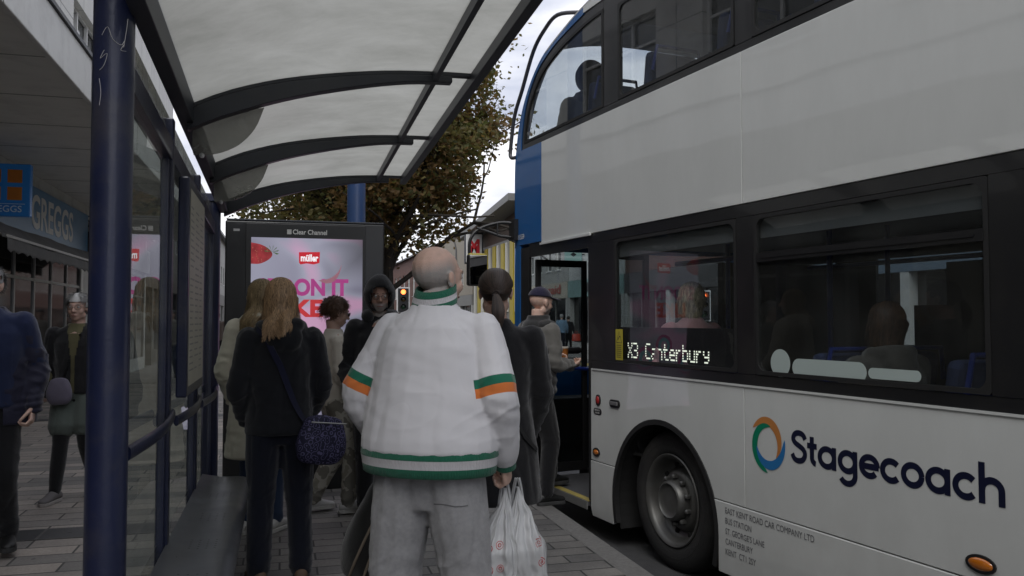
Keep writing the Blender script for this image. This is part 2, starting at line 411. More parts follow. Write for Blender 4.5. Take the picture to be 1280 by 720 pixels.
FROST = GLASS('frosted_glass', (.62, .63, .6), rough=.1, dust=.4, dustcol=(.5, .5, .47)); SH(b, 'clerestory', FROST)
for i, y in enumerate(PY):
    rnd_ = i in (0, 3)
    zt = 2.40+slope(y)
    if rnd_:
        b = MB(); b.lathe([(.0585, .0), (.0585, zt)], 28, T=Matrix.Translation((-.5, y, 0)), close=True)
        o = SH(b, 'post', NAVY, smooth=True)
        b = MB(); b.lathe([(.085, .0), (.085, .012), (.07, .02), (.06, .05)], 28, T=Matrix.Translation((-.5, y, .004)), close=True); f = b.build('base_collar', NAVY, parent=o, T=Matrix.Translation((.5, -4.0, 0)), smooth=True)
        b = MB(); b.box(-.575, -.43, y-.075, y+.075, zt+.0, zt+.06); c = b.build('post_cap', NAVY, parent=o, T=Matrix.Translation((.5, -4.0, 0)), bevel=.006)
        if i == 0:   # scratched scrawl on the near post
            b = MB()
            def pp(a, z): return V((-.5+.0592*math.sin(R(a+14)), y-.0592*math.cos(R(a+14)), z+.085))
            for st in ([(-38, 2.21), (-22, 2.235), (-8, 2.2), (14, 2.185), (24, 2.20)], [(22, 2.18), (30, 2.235), (34, 2.27)], [(24, 2.19), (14, 2.17), (30, 2.17)], [(-30, 2.165), (-42, 2.14), (-22, 2.155), (-30, 2.12), (-44, 2.105)], [(-44, 2.08), (-38, 2.04), (-42, 2.0)]):
                b.tube([pp(a, z) for a, z in spline(st, 4)], .0009, 4)
            b.build('scratched_scrawl', M('scratch', (.45, .45, .46), .6), parent=o, T=Matrix.Translation((.5, -4.0, 0)))
    else:
        b = MB(); b.box(-.527, -.473, y-.03, y+.03, 0, zt-.05); SH(b, 'post', NAVY, bevel=.006)
SG = GLASS('shelter_glass', (.86, .9, .88), ior=1.52, dust=.07, dustcol=(.4, .41, .38))
for i in range(3):
    y0, y1 = PY[i]+.065, PY[i+1]-.065
    b = MB(); yb(b, -.504, -.498, .16, 2.16, y0, y1); SH(b, 'glass_pane', SG)
    b = MB(); yb(b, -.52, -.482, .10, .16, y0-.005, y1+.005); SH(b, 'bottom_rail', NAVY, bevel=.004)
    for yy in (y0, y1): b = MB(); yb(b, -.516, -.486, .16, 2.16, yy-.011, yy+.011); SH(b, 'glazing_bead', NAVY)
    b = MB(); b.tube([V((-.455, y0+(y1-y0)*t, 1.0+slope(y0)-.0)) + V((.03*math.sin(math.pi*t), 0, 0)) for t in [j/10 for j in range(11)]], .024, 12, w=(0, 0, 1), flat=.5); SH(b, 'lean_rail', NAVY, smooth=True)
FROST2 = GLASS('smoked_acrylic', (.6, .6, .58), rough=.15, dust=.5, dustcol=(.42, .42, .38))
# half moon gussets under the ribs
for y in SY[1:3]:
    b = MB(); pts = spline([(XL+.02, 2.37), (XL+.02, 2.215), (XL+.05, 2.205), (XL+.13, 2.215), (XL+.22, 2.26), (XL+.29, 2.34), (XL+.33, 2.44)], 4)
    T = Matrix(((1, 0, 0, 0), (0, 0, -1, y+.05), (0, 1, 0, slope(y)), (0, 0, 0, 1)))
    b.prism(pts, T, .006); g = SH(b, 'gusset', FROST2)
    b = MB(); b.lathe([(.0, .012), (.012, .01), (.012, 0)], 12, T=T @ Matrix.Translation((XL+.06, 2.2, .006))); b.build('bolt', STEEL, parent=g, T=Matrix.Translation((.5, -4, 0)))
# timetable case
b = MB(); b.box(-.485, -.435, 4.28, 5.12, 1.08, 2.14); tcs = SH(b, 'timetable_case', NAVY, bevel=.008)
PAPER = M('timetable_paper', (.52, .50, .42), .5, .1, 4)
b = MB(); b.box(-.4345, -.4325, 4.33, 5.07, 1.13, 2.09); b.build('timetable_sheet', PAPER, parent=tcs, T=Matrix.Translation((.5, -4, 0)))
b = MB()
for c in range(3):
    for k in range(26):
        if rnd.random() < .9: b.box(-.4324, -.4318, 4.36+c*.24, 4.36+c*.24+.1+.1*rnd.random(), 2.0-k*.032, 2.0-k*.032+.008)
b.build('timetable_rows', M('print_grey', (.33, .33, .31), .7), parent=tcs, T=Matrix.Translation((.5, -4, 0)))

# bench
bench = empty('bench', (-.33, 4.3, 0), 0, 'long black perforated metal bench under the shelter glass', 'bench')
pm = bpy.data.materials.new('perforated_steel'); n, l = nt(pm); pb = n['Principled BSDF']; pb.inputs['Base Color'].default_value = (.05, .052, .058, 1); pb.inputs['Roughness'].default_value = .32; pb.inputs['Metallic'].default_value = .6
tc = n.new('ShaderNodeTexCoord'); sp = n.new('ShaderNodeSeparateXYZ'); l.new(tc.outputs['Object'], sp.inputs[0])
def mth(op, a, b=None, c=None):
    q = n.new('ShaderNodeMath'); q.operation = op
    for i, x in enumerate((a, b, c)):
        if x is None: continue
        if isinstance(x, (int, float)): q.inputs[i].default_value = x
        else: l.new(x, q.inputs[i])
    return q.outputs[0]
fx = mth('SUBTRACT', mth('FRACT', mth('MULTIPLY', sp.outputs[0], 28.)), .5); fy = mth('SUBTRACT', mth('FRACT', mth('MULTIPLY', sp.outputs[1], 28.)), .5)
dd = mth('ADD', mth('MULTIPLY', fx, fx), mth('MULTIPLY', fy, fy)); hole = mth('LESS_THAN', dd, .018)
inx = mth('LESS_THAN', mth('ABSOLUTE', sp.outputs[0]), .075)
blk = mth('LESS_THAN', mth('ABSOLUTE', mth('SUBTRACT', mth('FRACT', mth('MULTIPLY', sp.outputs[1], 1.9)), .5)), .17)
hole = mth('MULTIPLY', mth('MULTIPLY', hole, inx), blk)
mxx = n.new('ShaderNodeMix'); mxx.data_type = 'RGBA'; mxx.inputs[6].default_value = (.17, .175, .19, 1); mxx.inputs[7].default_value = (.001, .001, .001, 1); l.new(hole, mxx.inputs[0]); l.new(mxx.outputs[2], pb.inputs['Base Color'])
bp = n.new('ShaderNodeBump'); bp.inputs['Distance'].default_value = .003; bp.invert = True; l.new(hole, bp.inputs['Height']); l.new(bp.outputs[0], pb.inputs['Normal'])
nz = n.new('ShaderNodeTexNoise'); nz.inputs['Scale'].default_value = 5; nz.inputs['Detail'].default_value = 6; l.new(tc.outputs['Object'], nz.inputs[0]); l.new(mth('MULTIPLY_ADD', nz.outputs[0], .35, .18), pb.inputs['Roughness'])
sec = spline([(-.15, .47), (-.11, .462), (-.03, .448), (.06, .446), (.11, .44), (.138, .42), (.148, .39), (.14, .365)], 4)
prof = sec+[(x-.004 if x > .1 else x, z-.004) for x, z in reversed(sec)]
b = MB(); b.prism(prof, Matrix(((1, 0, 0, 0), (0, 0, -1, 1.42), (0, 1, 0, 0), (0, 0, 0, 1))), 2.85)
b.build('seat', pm, parent=bench, smooth=True)
for y in (-1.1, 0, 1.1):
    b = MB(); b.box(-.03, .03, y-.03, y+.03, 0, .41); b.box(-.07, .07, y-.07, y+.07, 0, .012); b.box(-.13, .12, y-.02, y+.02, .405, .437); b.build('pedestal', NAVY, parent=bench, bevel=.004)

# ------------------------------------------------------------------ advertising display
AX, AY = .1975, 7.42
ad = empty('advertising_display', (AX, AY, 0), 0, 'free standing black digital advertising display with a pink yoghurt advert', 'advertising display')
b = MB(); b.box(-.665, .665, 0, .2, 0, 2.29); cas = b.build('casing', M('display_casing', (.009, .0095, .0095), .35, .1, coat=.2), parent=ad, bevel=.012)
b = MB(); b.box(-.5, .5, -.012, -.001, .38, 2.27); b.build('front_door', M('display_door', (.016, .0165, .0165), .4, .1), parent=ad, bevel=.004)
S0, S1, Z0, Z1 = -.455, .475, .55, 2.15
am = bpy.data.materials.new('advert_screen'); n, l = nt(am); pb = n['Principled BSDF']; pb.inputs['Base Color'].default_value = (.01, .01, .01, 1); pb.inputs['Roughness'].default_value = .15
tc = n.new('ShaderNodeTexCoord'); mp = n.new('ShaderNodeMapping'); mp.inputs['Scale'].default_value = (1, 1, 1.6); mp.inputs['Rotation'].default_value = (0, R(35), 0); l.new(tc.outputs['Object'], mp.inputs[0])
a1 = n.new('ShaderNodeTexNoise'); a1.inputs['Scale'].default_value = 1.5; a1.inputs['Detail'].default_value = 1.5; a1.inputs['Distortion'].default_value = .6; l.new(mp.outputs[0], a1.inputs[0])
r1 = n.new('ShaderNodeValToRGB'); e = r1.color_ramp.elements; e[0].position = .36; e[0].color = (.20, .19, .27, 1); e[1].position = .62; e[1].color = (.62, .36, .54, 1); q = r1.color_ramp.elements.new(.5); q.color = (.36, .36, .46, 1); l.new(a1.outputs[0], r1.inputs[0])
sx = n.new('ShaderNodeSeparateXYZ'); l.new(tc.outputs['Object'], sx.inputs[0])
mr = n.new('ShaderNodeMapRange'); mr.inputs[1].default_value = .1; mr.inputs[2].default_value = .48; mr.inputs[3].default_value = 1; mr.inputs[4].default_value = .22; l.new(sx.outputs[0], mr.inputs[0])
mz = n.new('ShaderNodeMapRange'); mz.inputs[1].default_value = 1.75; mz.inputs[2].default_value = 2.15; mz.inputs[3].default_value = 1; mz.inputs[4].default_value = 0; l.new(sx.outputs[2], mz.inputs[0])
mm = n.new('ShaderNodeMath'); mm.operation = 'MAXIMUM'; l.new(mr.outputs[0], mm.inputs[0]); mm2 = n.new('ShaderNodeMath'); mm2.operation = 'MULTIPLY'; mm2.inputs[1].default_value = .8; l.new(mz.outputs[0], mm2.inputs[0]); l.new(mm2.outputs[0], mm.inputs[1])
vs_ = n.new('ShaderNodeVectorMath'); vs_.operation = 'SCALE'; l.new(r1.outputs[0], vs_.inputs[0]); l.new(mm.outputs[0], vs_.inputs['Scale'])  # upper right of the picture darkened in its colour, for the viewing angle
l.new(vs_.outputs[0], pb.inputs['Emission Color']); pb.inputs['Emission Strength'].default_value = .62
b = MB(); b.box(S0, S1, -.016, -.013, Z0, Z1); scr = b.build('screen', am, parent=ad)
def EM(name, c, s=.6): return M(name, c, .3, .12, 9, emit=s)
AT = frame((0, -.0168, 0), (1, 0, 0), (0, 0, 1))
MAG, RED = EM('advert_magenta', (.30, .035, .17)), EM('advert_red', (.45, .03, .035))
b = MB(); put_text(b, 'SPOON IT', AT @ Matrix.Translation((-.40, 1.655, 0)), .755, .15, .045); b.build('slogan_lettering', MAG, parent=scr)
b = MB(); put_text(b, 'LIKE', AT @ Matrix.Translation((-.27, 1.475, 0)), .41, .15, .045); b.build('slogan_lettering', RED, parent=scr)
b = MB(); ATL = AT @ Matrix.Translation((0, .045, 0))
b.prism([(-.062, 1.895), (.108, 1.895), (.112, 1.99), (-.064, 1.985)], ATL, .001); b.prism([(-.062, 1.895), (-.05, 1.88), (.0, 1.89), (.06, 1.882), (.108, 1.895)], ATL, .001)
lg = b.build('brand_mark', EM('advert_logo_red', (.42, .01, .02)), parent=scr)
b = MB(); put_text(b, 'm\u00fcller', AT @ Matrix.Translation((-.048, 1.951, .0015)), .146, .062, .035); b.build('brand_lettering', EM('advert_white', (.75, .75, .78)), parent=lg)
# strawberry cut by the screen edge
b = MB(); b.prism([p for p in spline([(S0, 1.925), (-.39, 1.925), (-.33, 1.95), (-.29, 1.985), (-.285, 2.02), (-.32, 2.06), (-.38, 2.09), (S0, 2.105)], 5)], AT, .001)
sb = b.build('strawberry_image', M('advert_strawberry', (.22, .022, .026), .3, .95, 16, emit=.6), parent=scr)
b = MB()
for k in range(16):
    x, z = S0+.01+.14*rnd.random(), 1.945+.12*rnd.random(); b.prism(arc(x, z, .004, 0, 360, 6, .006)[:-1], AT @ Matrix.Translation((0, 0, .0012)), .0006)
b.build('seed', EM('advert_seed', (.30, .09, .06)), parent=sb)
b = MB()
for a in range(-30, 200, 33): b.prism([(-.285, 2.03), (-.285+.055*math.cos(R(a))-.008, 2.03+.05*math.sin(R(a))), (-.285+.06*math.cos(R(a+13)), 2.03+.055*math.sin(R(a+13)))], AT @ Matrix.Translation((0, 0, .002)), .0006)
b.build('calyx', EM('advert_green', (.05, .09, .03)), parent=sb)
b = MB(); b.prism(spline([(.10, 1.79), (.2, 1.81), (.27, 1.87), (.295, 1.93), (.28, 1.86), (.24, 1.79), (.17, 1.765), (.10, 1.79)], 4)[:-1], AT, .001); b.build('petal_image', EM('advert_petal', (.24, .1, .13), .6), parent=scr)
for cx, cz, rr, nm in ((.03, 1.19, .11, 'a'), (.28, 1.06, .12, 'b'), (-.28, 1.0, .12, 'c')):
    b = MB(); b.prism(arc(cx, cz, rr, 0, 360, 24)[:-1], AT, .001); tb = b.build('tub_image', EM('advert_tub_magenta', (.33, .04, .17)), parent=scr)
    b = MB(); b.prism(arc(cx, cz, rr*.72, 0, 360, 24)[:-1], AT @ Matrix.Translation((0, 0, .0012)), .0006); b.build('tub_lid', EM('advert_teal', (.1, .32, .36)), parent=tb)
    b = MB(); b.prism(arc(cx, cz, rr*.4, 0, 360, 24)[:-1], AT @ Matrix.Translation((0, 0, .0022)), .0006); b.build('tub_centre', EM('advert_pink', (.5, .32, .42)), parent=tb)
b = MB(); put_text(b, 'Clear Channel', frame((-.115, -.0125, 2.183), (1, 0, 0), (0, 0, 1)), .285, .042, .015); b.build('owner_lettering', M('lettering_white', (.55, .55, .53), .5), parent=ad)
b = MB(); T = frame((-.165, -.0125, 2.183), (1, 0, 0), (0, 0, 1))
for k in range(4):
    b.prism([(0, k*.0105), (.036, k*.0105), (.04, k*.0105+.008), (.004, k*.0105+.008)], T, .0008)
b.build('owner_mark', M('lettering_white'), parent=ad)
b = MB()
for z in (.1, 2.2): b.box(-.60, -.55, -.001, .0, z, z+.02)
b.build('lock', STEEL, parent=ad)
b = MB(); b.box(-.655, .66, -.004, .204, 2.291, 2.305); b.build('top_cap', DKM, parent=ad, bevel=.003)

# blue mast behind the display
mast = empty('mast', (.69, 8.3, 0), 0, 'thick blue painted steel mast rising behind the advertising display', 'mast')
b = MB(); b.lathe([(.16, 0), (.16, .5), (.095, .56), (.088, 3), (.075, 7.2)], 28, close=True); b.build('pole', M('mast_blue', (.035, .07, .17), .35, .2, 3, coat=.2, dirt=.2), parent=mast, smooth=True)
b = MB(); b.lathe([(.2, 0), (.2, .02)], 28, close=True); b.build('base_plate', DKM, parent=mast, smooth=True)
b = MB(); b.tube([(0, 0, 7.0), (0, 0, 7.5), (.2, 0, 7.8), (1.6, 0, 7.95)], [.05, .05, .045, .04], 10); arm = b.build('arm', M('mast_blue'), parent=mast, smooth=True)
b = MB(); b.ell((1.8, 0, 7.93), (.3, .13, .07)); b.build('lantern', M('lantern_grey', (.3, .3, .3), .4), parent=arm, smooth=True)

# ------------------------------------------------------------------ left parade
LX = -4.0; CE = -2.1
REND = M('pale_render', (.62, .62, .59), .8, .12, 3, dirt=.35)
WHT = M('white_fascia', (.78, .78, .75), .5, .06, 4, dirt=.25)
SOF = M('soffit_paint', (.82, .81, .77), .8, .06, 2, dirt=.2, stretch=(.2, 3, 1))
DGL = M('dark_shop_glass', (.012, .013, .014), .06, .2, spec=.8)
WGL = M('window_glass', (.05, .055, .06), .08, .3, spec=.8)
ALU = M('aluminium_frame', (.3, .3, .29), .45, .1, metal=.5)
RBK = BRICK('warm_brick', (.10, .05, .035), (.14, .075, .05), (.12, .11, .1), .22, .075, .008, axes='yz')
par = empty('shopping_parade', (LX, 5, 0), 0, 'two storey post-war shopping parade with white edged concrete canopy', 'building')
def PR(mb, name, m, parent=par, **k): return mb.build(name, m, parent=parent, T=Matrix.Translation((-LX, -5, 0)), **k)
Y0, Y1 = -26, 27.5
PR(MB().box(-14, -4.25, Y0, Y1, 0, 3.85), 'ground_floor_core', M('dark_interior', (.03, .028, .025), .9))
can = PR(MB().box(-4.3, CE, Y0, Y1, 3.87, 4.2), 'canopy', SOF)
b = MB(); b.box(CE+.002, CE+.06, Y0, Y1, 3.83, 4.30)
y = Y0
PR(b, 'canopy_fascia', WHT, parent=can, bevel=.01)
b = MB(); b.box(CE-.12, CE+.085, Y0, Y1, 4.302, 4.345); PR(b, 'coping', DKM, parent=can)
b = MB()
for k in range(18): b.box(CE+.0605, CE+.0625, Y0+3*k, Y0+3*k+.008, 3.83, 4.30)
PR(b, 'joint_line', DKM, parent=can)
# soffit board joints and downlights
b = MB()
for k in range(36): b.box(-4.0, CE, Y0+1.5*k, Y0+1.5*k+.012, 3.866, 3.8695)
PR(b, 'soffit_joint', M('joint_grey', (.3, .3, .28), .9), parent=can)
UX = -3.3
# upper wall with recessed windows
def facade(parent, P, x_axis, length, z0, z1, rows, wall, win, frame_m, depth=.25, mul=2, T0=Matrix.Identity(4), maxw=100, nm='wall', body=8.):
    """P origin at left end on the wall plane; rows: (sill, head, first, width, pitch)"""
    T = T0 @ Matrix.Translation(P) @ Matrix(((x_axis[0], -x_axis[1], 0, 0), (x_axis[1], x_axis[0], 0, 0), (0, 0, 1, 0), (0, 0, 0, 1)))
    # local: u along wall, v>0 into the building, z up
    b = MB(); zc = z0
    for s, h, f, wd, pt in rows:
        if s > zc: b.box(0, length, 0, depth, zc, s, T=T)
        u = 0.; k = f
        while k+wd < length:
            b.box(u, k, 0, depth, s, h, T=T); u = k+wd; k += pt
        b.box(u, length, 0, depth, s, h, T=T); zc = h
    b.box(0, length, 0, depth, zc, z1, T=T)
    b.box(0.01, length-.01, depth+.03, body, z0, z1-.02, T=T)
    wobj = b.build(nm, wall, parent=parent)
    cnt = 0
    for s, h, f, wd, pt in rows:
        k = f
        while k+wd < length and cnt < maxw:
            b = MB(); e = .05
            b.box(k, k+wd, .1, .15, s, s+e, T=T); b.box(k, k+wd, .1, .15, h-e, h, T=T); b.box(k, k+e, .1, .15, s+e, h-e, T=T); b.box(k+wd-e, k+wd, .1, .15, s+e, h-e, T=T)
            for j in range(1, mul): x = k+wd*j/mul; b.box(x-.025, x+.025, .1, .15, s+e, h-e, T=T)
            b.box(k, k+wd, .102, .148, s+(h-s)*.62, s+(h-s)*.62+.04, T=T)
            b.box(k-.04, k+wd+.04, -.04, .08, s-.06, s-.002, T=T)
            wf = b.build('window', frame_m, parent=parent)
            b = MB(); b.box(k+.01, k+wd-.01, .16, .17, s+.01, h-.01, T=T); b.build('pane', win, parent=wf)
            k += pt; cnt += 1
    return wobj
WFR = M('white_window_frame', (.7, .7, .68), .5, .05)
CLAD = BRICK('cladding_panel', (.60, .60, .57), (.68, .67, .63), (.25, .25, .24), 1.5, 1.05, .012, offset=0, axes='yz', rough=.6, var=.3, bump=.2)
facade(par, (UX+4, Y0-5, 0), (0, 1), Y1-Y0, 4.21, 8.6, [(5.35, 6.7, 1.2, 2.2, 3.3)], CLAD, WGL, WFR, mul=3, nm='upper_wall', body=9)
PR(MB().box(-13, UX+.12, Y0, Y1, 8.605, 8.75), 'parapet_coping', DKM)
# shop fronts
def shop(y0, y1, awn=False, brick=True, door=None, fas=None, label=''):
    s = empty('shopfront', (LX, (y0+y1)/2, 0)); s.parent = par; s.location = (0, (y0+y1)/2-5, 0)
    T = Matrix.Translation((-LX, -(y0+y1)/2, 0))
    def B(mb, name, m, **k): return mb.build(name, m, parent=s, T=T, **k)
    B(MB().box(-4.12, -4.0, y0, y0+.45, 0, 2.75), 'pillar', RBK if brick else REND)
    B(MB().box(-4.1, -4.0, y1-.18, y1, 0, 2.75), 'pillar', WHT)
    B(MB().box(-4.12, -4.01, y0+.45, y1-.18, 0, .35), 'stall_riser', RBK if brick else REND)
    B(MB().box(-4.2, -3.99, y0, y1, 2.72, 3.86), 'lintel', REND)
    b = MB(); N = max(2, int((y1-y0)/1.2)); ys = [y0+.45+(y1-y0-.63)*i/N for i in range(N+1)]
    for yy in ys: b.box(-4.08, -4.02, yy-.03, yy+.03, .35, 2.72)
    b.box(-4.08, -4.022, ys[0], ys[-1], 2.1, 2.15); B(b, 'mullion', ALU)
    for i in range(N):
        B(MB().box(-4.06, -4.045, ys[i]+.03, ys[i+1]-.03, .35, 2.72), 'glass', DGL)
shops = [(-26, -18), (-18, -11), (-11, -3.5), (-3.5, 4.5), (4.5, 12.0), (12.0, 19.2), (19.2, 27.5)]
for i, (a, c) in enumerate(shops): shop(a, c, brick=i % 2 == 1)
def sign_board(y0, y1, z0, z1, m, txt, tm, label, grp=None, x=-3.985, tx=None):
    o = empty('fascia_sign', (x, (y0+y1)/2, z0), 0, label, 'shop sign', grp)
    b = MB(); b.box(0, .12, -(y1-y0)/2, (y1-y0)/2, 0, z1-z0); b.build('board', m, parent=o, bevel=.01)
    if txt:
        h = (z1-z0)*.56; wd = tx or h*.62*len(txt)
        b = MB(); put_text(b, txt, frame((.135, -.02*0+wd/2*-1, (z1-z0-h)/2), (0, 1, 0), (0, 0, 1)), wd, h, .03)
        me = b.mesh('lettering'); ob = link('lettering', me, [tm], o)
        md = ob.modifiers.new('solid', 'SOLIDIFY'); md.thickness = .02
    return o
LETW = M('sign_letter_white', (.72, .72, .7), .5)
GB = M('bakery_blue', (.06, .20, .38), .4, .08)
gs = sign_board(12.0, 18.9, 2.82, 3.6, GB, None, LETW, 'long blue bakery fascia sign with white capital letters over the awning')
b = MB(); put_text(b, 'GREGGS', frame((.125, 3.45-4.05, .10), (0, 1, 0), (0, 0, 1)), 2.75, .56, .02); me = b.mesh('lettering'); ob = link('lettering', me, [LETW], gs); md = ob.modifiers.new('solid', 'SOLIDIFY'); md.thickness = .03
DC = [((.30, .30, .31), 'HOME STORE', 'grey fascia sign of the homeware shop behind the camera end'), ((.25, .04, .05), None, 'plain dark red fascia sign at the far end of the parade')]
sign_board(19.4, 27.3, 2.82, 3.5, M('fascia_cream', (.45, .43, .38), .5), None, LETW, 'plain cream fascia board next beyond the bakery sign')
sign_board(4.7, 11.8, 2.85, 3.5, M('fascia_green', (.03, .09, .07), .5), None, LETW, 'plain dark green fascia board nearer than the bakery sign')
# projecting square sign
ps = empty('projecting_sign', (-3.72, 12.9, 2.87), 0, 'small square blue projecting sign with orange squares and white word', 'shop sign')
b = MB(); b.box(-.4, .36, -.06, .06, 0, .72); b.build('sign_box', M('sign_box_blue', (.02, .15, .42), .35, .06, emit=.05), parent=ps, bevel=.012)
b = MB(); b.box(-.52, -.4, -.02, .02, .1, .16); b.box(-.52, -.4, -.02, .02, .56, .62); b.build('bracket', BLK, parent=ps)
OR = M('sign_orange', (.75, .24, .03), .4, .06)
for i in range(2):
    for j in range(2): MB().box(-.24+i*.26+.06, -.24+i*.26+.24, -.066, -.061, .22+j*.24, .40+j*.24).build('orange_square', OR, parent=ps)
b = MB(); put_text(b, 'GREGGS', frame((-.2, -.0625, .055), (1, 0, 0), (0, 0, 1)), .46, .09, .01); b.build('lettering', LETW, parent=ps)
b = MB(); b.box(-.3, .3, -.0625, -.061, .165, .172); b.build('rule', LETW, parent=ps)
# awning
aw = empty('awning', (-3.87, 15.3, 2.3), 0, 'grey folded shop awning with scalloped valance below the bakery sign', 'awning')
b = MB(); L0 = 3.3
def awf(u, v):
    y = -L0-.0+(2*L0+.3)*u
    pts = [(0, .5), (.12, .5), (.45, .22), (.47, .2), (.475, 0.02)]
    t = v*(len(pts)-1); i = min(int(t), len(pts)-2); f = t-i
    x = pts[i][0]+(pts[i+1][0]-pts[i][0])*f; z = pts[i][1]+(pts[i+1][1]-pts[i][1])*f
    if v > .99: z += .035*abs(math.sin(y*9))
    return (x+.01*math.sin(y*7), y, z-.02*math.sin(y*1.1)**2)
b.grid(awf, 160, 12); ob = b.build('canvas', M('awning_grey', (.14, .14, .14), .85, .2, 5, dirt=.4), parent=aw, smooth=True); md = ob.modifiers.new('s', 'SOLIDIFY'); md.thickness = .004
b = MB(); b.box(.42, .47, -L0, L0+.3, .215, .25); b.build('front_bar', ALU, parent=aw)
# round hanging sign
rs = empty('round_sign', (-3.8, 19.3, 2.62), 0, 'round dark shop sign hanging from a black bracket beside the post', 'shop sign')
b = MB(); b.lathe([(.25, -.03), (.25, .03)], 32, T=Matrix.Translation((0, 0, .47)) @ Matrix.Rotation(R(90), 4, 'X'), close=True); b.build('disc', M('sign_brown', (.06, .05, .045), .6), parent=rs)
b = MB(); b.tube([(-.2, 0, .8), (.1, 0, .8), (.2, 0, .88)], .015, 8); b.tube([(-.2, 0, 1.0), (-.1, 0, .85), (0, 0, .72)], .012, 8); b.box(-.22, -.19, -.05, .05, .6, 1.05); b.build('bracket', BLK, parent=rs)
# floodlights above sign
for yy in (18.2,):
    fl = empty('spotlight', (-3.75, yy+.9, 3.5), 0, 'small black spotlight clipped below the canopy by the blue sign', 'spotlight')
    b = MB(); b.tube([(-.2, 0, .1), (.1, 0, .12), (.18, 0, .3)], .012, 8); b.build('arm', BLK, parent=fl); b = MB(); b.lathe([(.02, 0), (.06, .03), (.075, .12)], 14, T=Matrix.Translation((.02, 0, .0))@Matrix.Rotation(R(50), 4, 'Y'), close=True); b.build('lamp_head', BLK, parent=fl)

# ------------------------------------------------------------------ older stone block beyond the parade
STN = BRICK('grey_stone', (.13, .115, .1), (.2, .18, .155), (.1, .09, .08), .6, .28, .02, axes='wall')
def block(name, label, P, xa, length, z1, rows, wall, roofm=None, depth=9, mul=2, roof_h=2.2, frame_m=None, shopf=None, hip=True, over=.35, grp=None, wg=None):
    o = empty(name, (P[0], P[1], 0), math.atan2(xa[1], xa[0]), label, 'building', grp)
    facade(o, (0, 0, 0), (1, 0), length, 3.5 if shopf else -.2, z1, rows, wall, wg or WGL, frame_m or WFR, mul=mul, body=depth)
    if shopf:
        b = MB(); b.box(0.02, length-.02, .5, depth, -.2, 3.5); b.build('ground_floor', M('dark_interior'), parent=o)
        b = MB(); k = 0
        b.box(0, length, -.06, .5, 2.62, 3.48); b.build('shop_fascia', shopf[0], parent=o)
        n_ = int(length/4); b = MB()
        for i in range(n_+1): x = min(length-.3, i*length/n_); b.box(x, x+.3, -.05, .4, -.2, 2.62)
        b.build('pier', shopf[1], parent=o)
        b = MB()
        for i in range(n_):
            x0 = i*length/n_+.3; x1 = min((i+1)*length/n_, length-.3); b.box(x0, x1, .2, .22, .3, 2.62); 
        b.build('shop_window', shopf[2] if len(shopf) > 2 else DGL, parent=o)
        b = MB(); b.box(.3, length-.3, .15, .4, -.2, .3); b.build('stall_riser', shopf[1], parent=o)
        b = MB()
        for i in range(n_*3): x = i*length/(n_*3); b.box(x, x+.06, .14, .2, .3, 2.62)
        b.build('mullion', ALU, parent=o)
    if roofm:
        e = over; b = MB()
        z = z1+.002
        vs = [(-e, -e, z), (length+e, -e, z), (length+e, depth+e, z), (-e, depth+e, z), (depth/2 if hip else -e, depth/2, z+roof_h), (length-depth/2 if hip else length+e, depth/2, z+roof_h)]
        b.add(vs, [(0, 1, 5, 4), (1, 2, 5), (2, 3, 4, 5), (3, 0, 4), (3, 2, 1, 0)]); b.build('roof', roofm, parent=o)
        b = MB(); b.box(-e, length+e, -e-.06, -e, z-.12, z+.06); b.build('gutter', DKM, parent=o)
    return o
TILE = BRICK('roof_tile', (.07, .055, .05), (.1, .08, .07), (.03, .03, .03), .25, .18, .01, axes='wall', bump=.8)
SLATE = M('slate_grey', (.09, .09, .095), .6, .2, 8)
block('stone_building', 'grey stone building with tiled roof at the far end of the parade', (-4.6, 28.5), (0, 1), 26, 7.2, [(4.4, 6, 1, 1.2, 2.6)], STN, TILE, roof_h=3.0, shopf=(M('fascia_dark', (.08, .06, .05), .6), STN), hip=False)
# right side row across the road
REDB = BRICK('red_brick', (.11, .042, .03), (.17, .07, .048), (.13, .11, .1), .23, .075, .01, axes='wall')
PALE = M('pale_stucco', (.42, .42, .40), .8, .12, 3, dirt=.3)
OFFW = M('off_white_tiles', (.55, .56, .54), .5, .1, 2, dirt=.25)
TEAL = M('pale_teal_fascia', (.22, .36, .34), .5, .06)
x0 = WX
def rrow(y_far, y_near): return (x0, y_far), (0, -1), y_far-y_near
P_, A_, L_ = rrow(42, 34.5); block('teal_shop_building', 'off-white building with pale teal shopfront seen through the bus door', P_, A_, L_, 10.2, [(4.3, 5.7, .6, 1.5, 2.3), (6.9, 8.3, .6, 1.5, 2.3)], OFFW, SLATE, shopf=(TEAL, PALE), mul=2)
P_, A_, L_ = rrow(50, 42.1); block('grey_shop_building', 'grey stucco building with cream shopfront beyond the teal shop', P_, A_, L_, 9.6, [(4.2, 5.9, .7, .9, 1.7), (6.8, 8.2, .7, .9, 1.7)], PALE, SLATE, shopf=(M('cream_fascia', (.5, .46, .38), .5), PALE), mul=1)
P_, A_, L_ = rrow(34.4, 22); block('brick_shop_building', 'plain red brick building with white windows opposite the bus', P_, A_, L_, 9.4, [(4.3, 5.8, .8, 1.3, 2.4), (6.9, 8.2, .8, 1.3, 2.4)], REDB, TILE, shopf=(M('fascia_black', (.03, .03, .03), .4), PALE), mul=2)
P_, A_, L_ = rrow(21.9, 8); block('concrete_shop_building', 'pale concrete building with ribbon windows across the road', P_, A_, L_, 11, [(4.4, 6.0, .5, 2.6, 3.2), (7.4, 9.0, .5, 2.6, 3.2)], OFFW, None, shopf=(M('fascia_blue_grey', (.1, .14, .18), .4), PALE), mul=3)
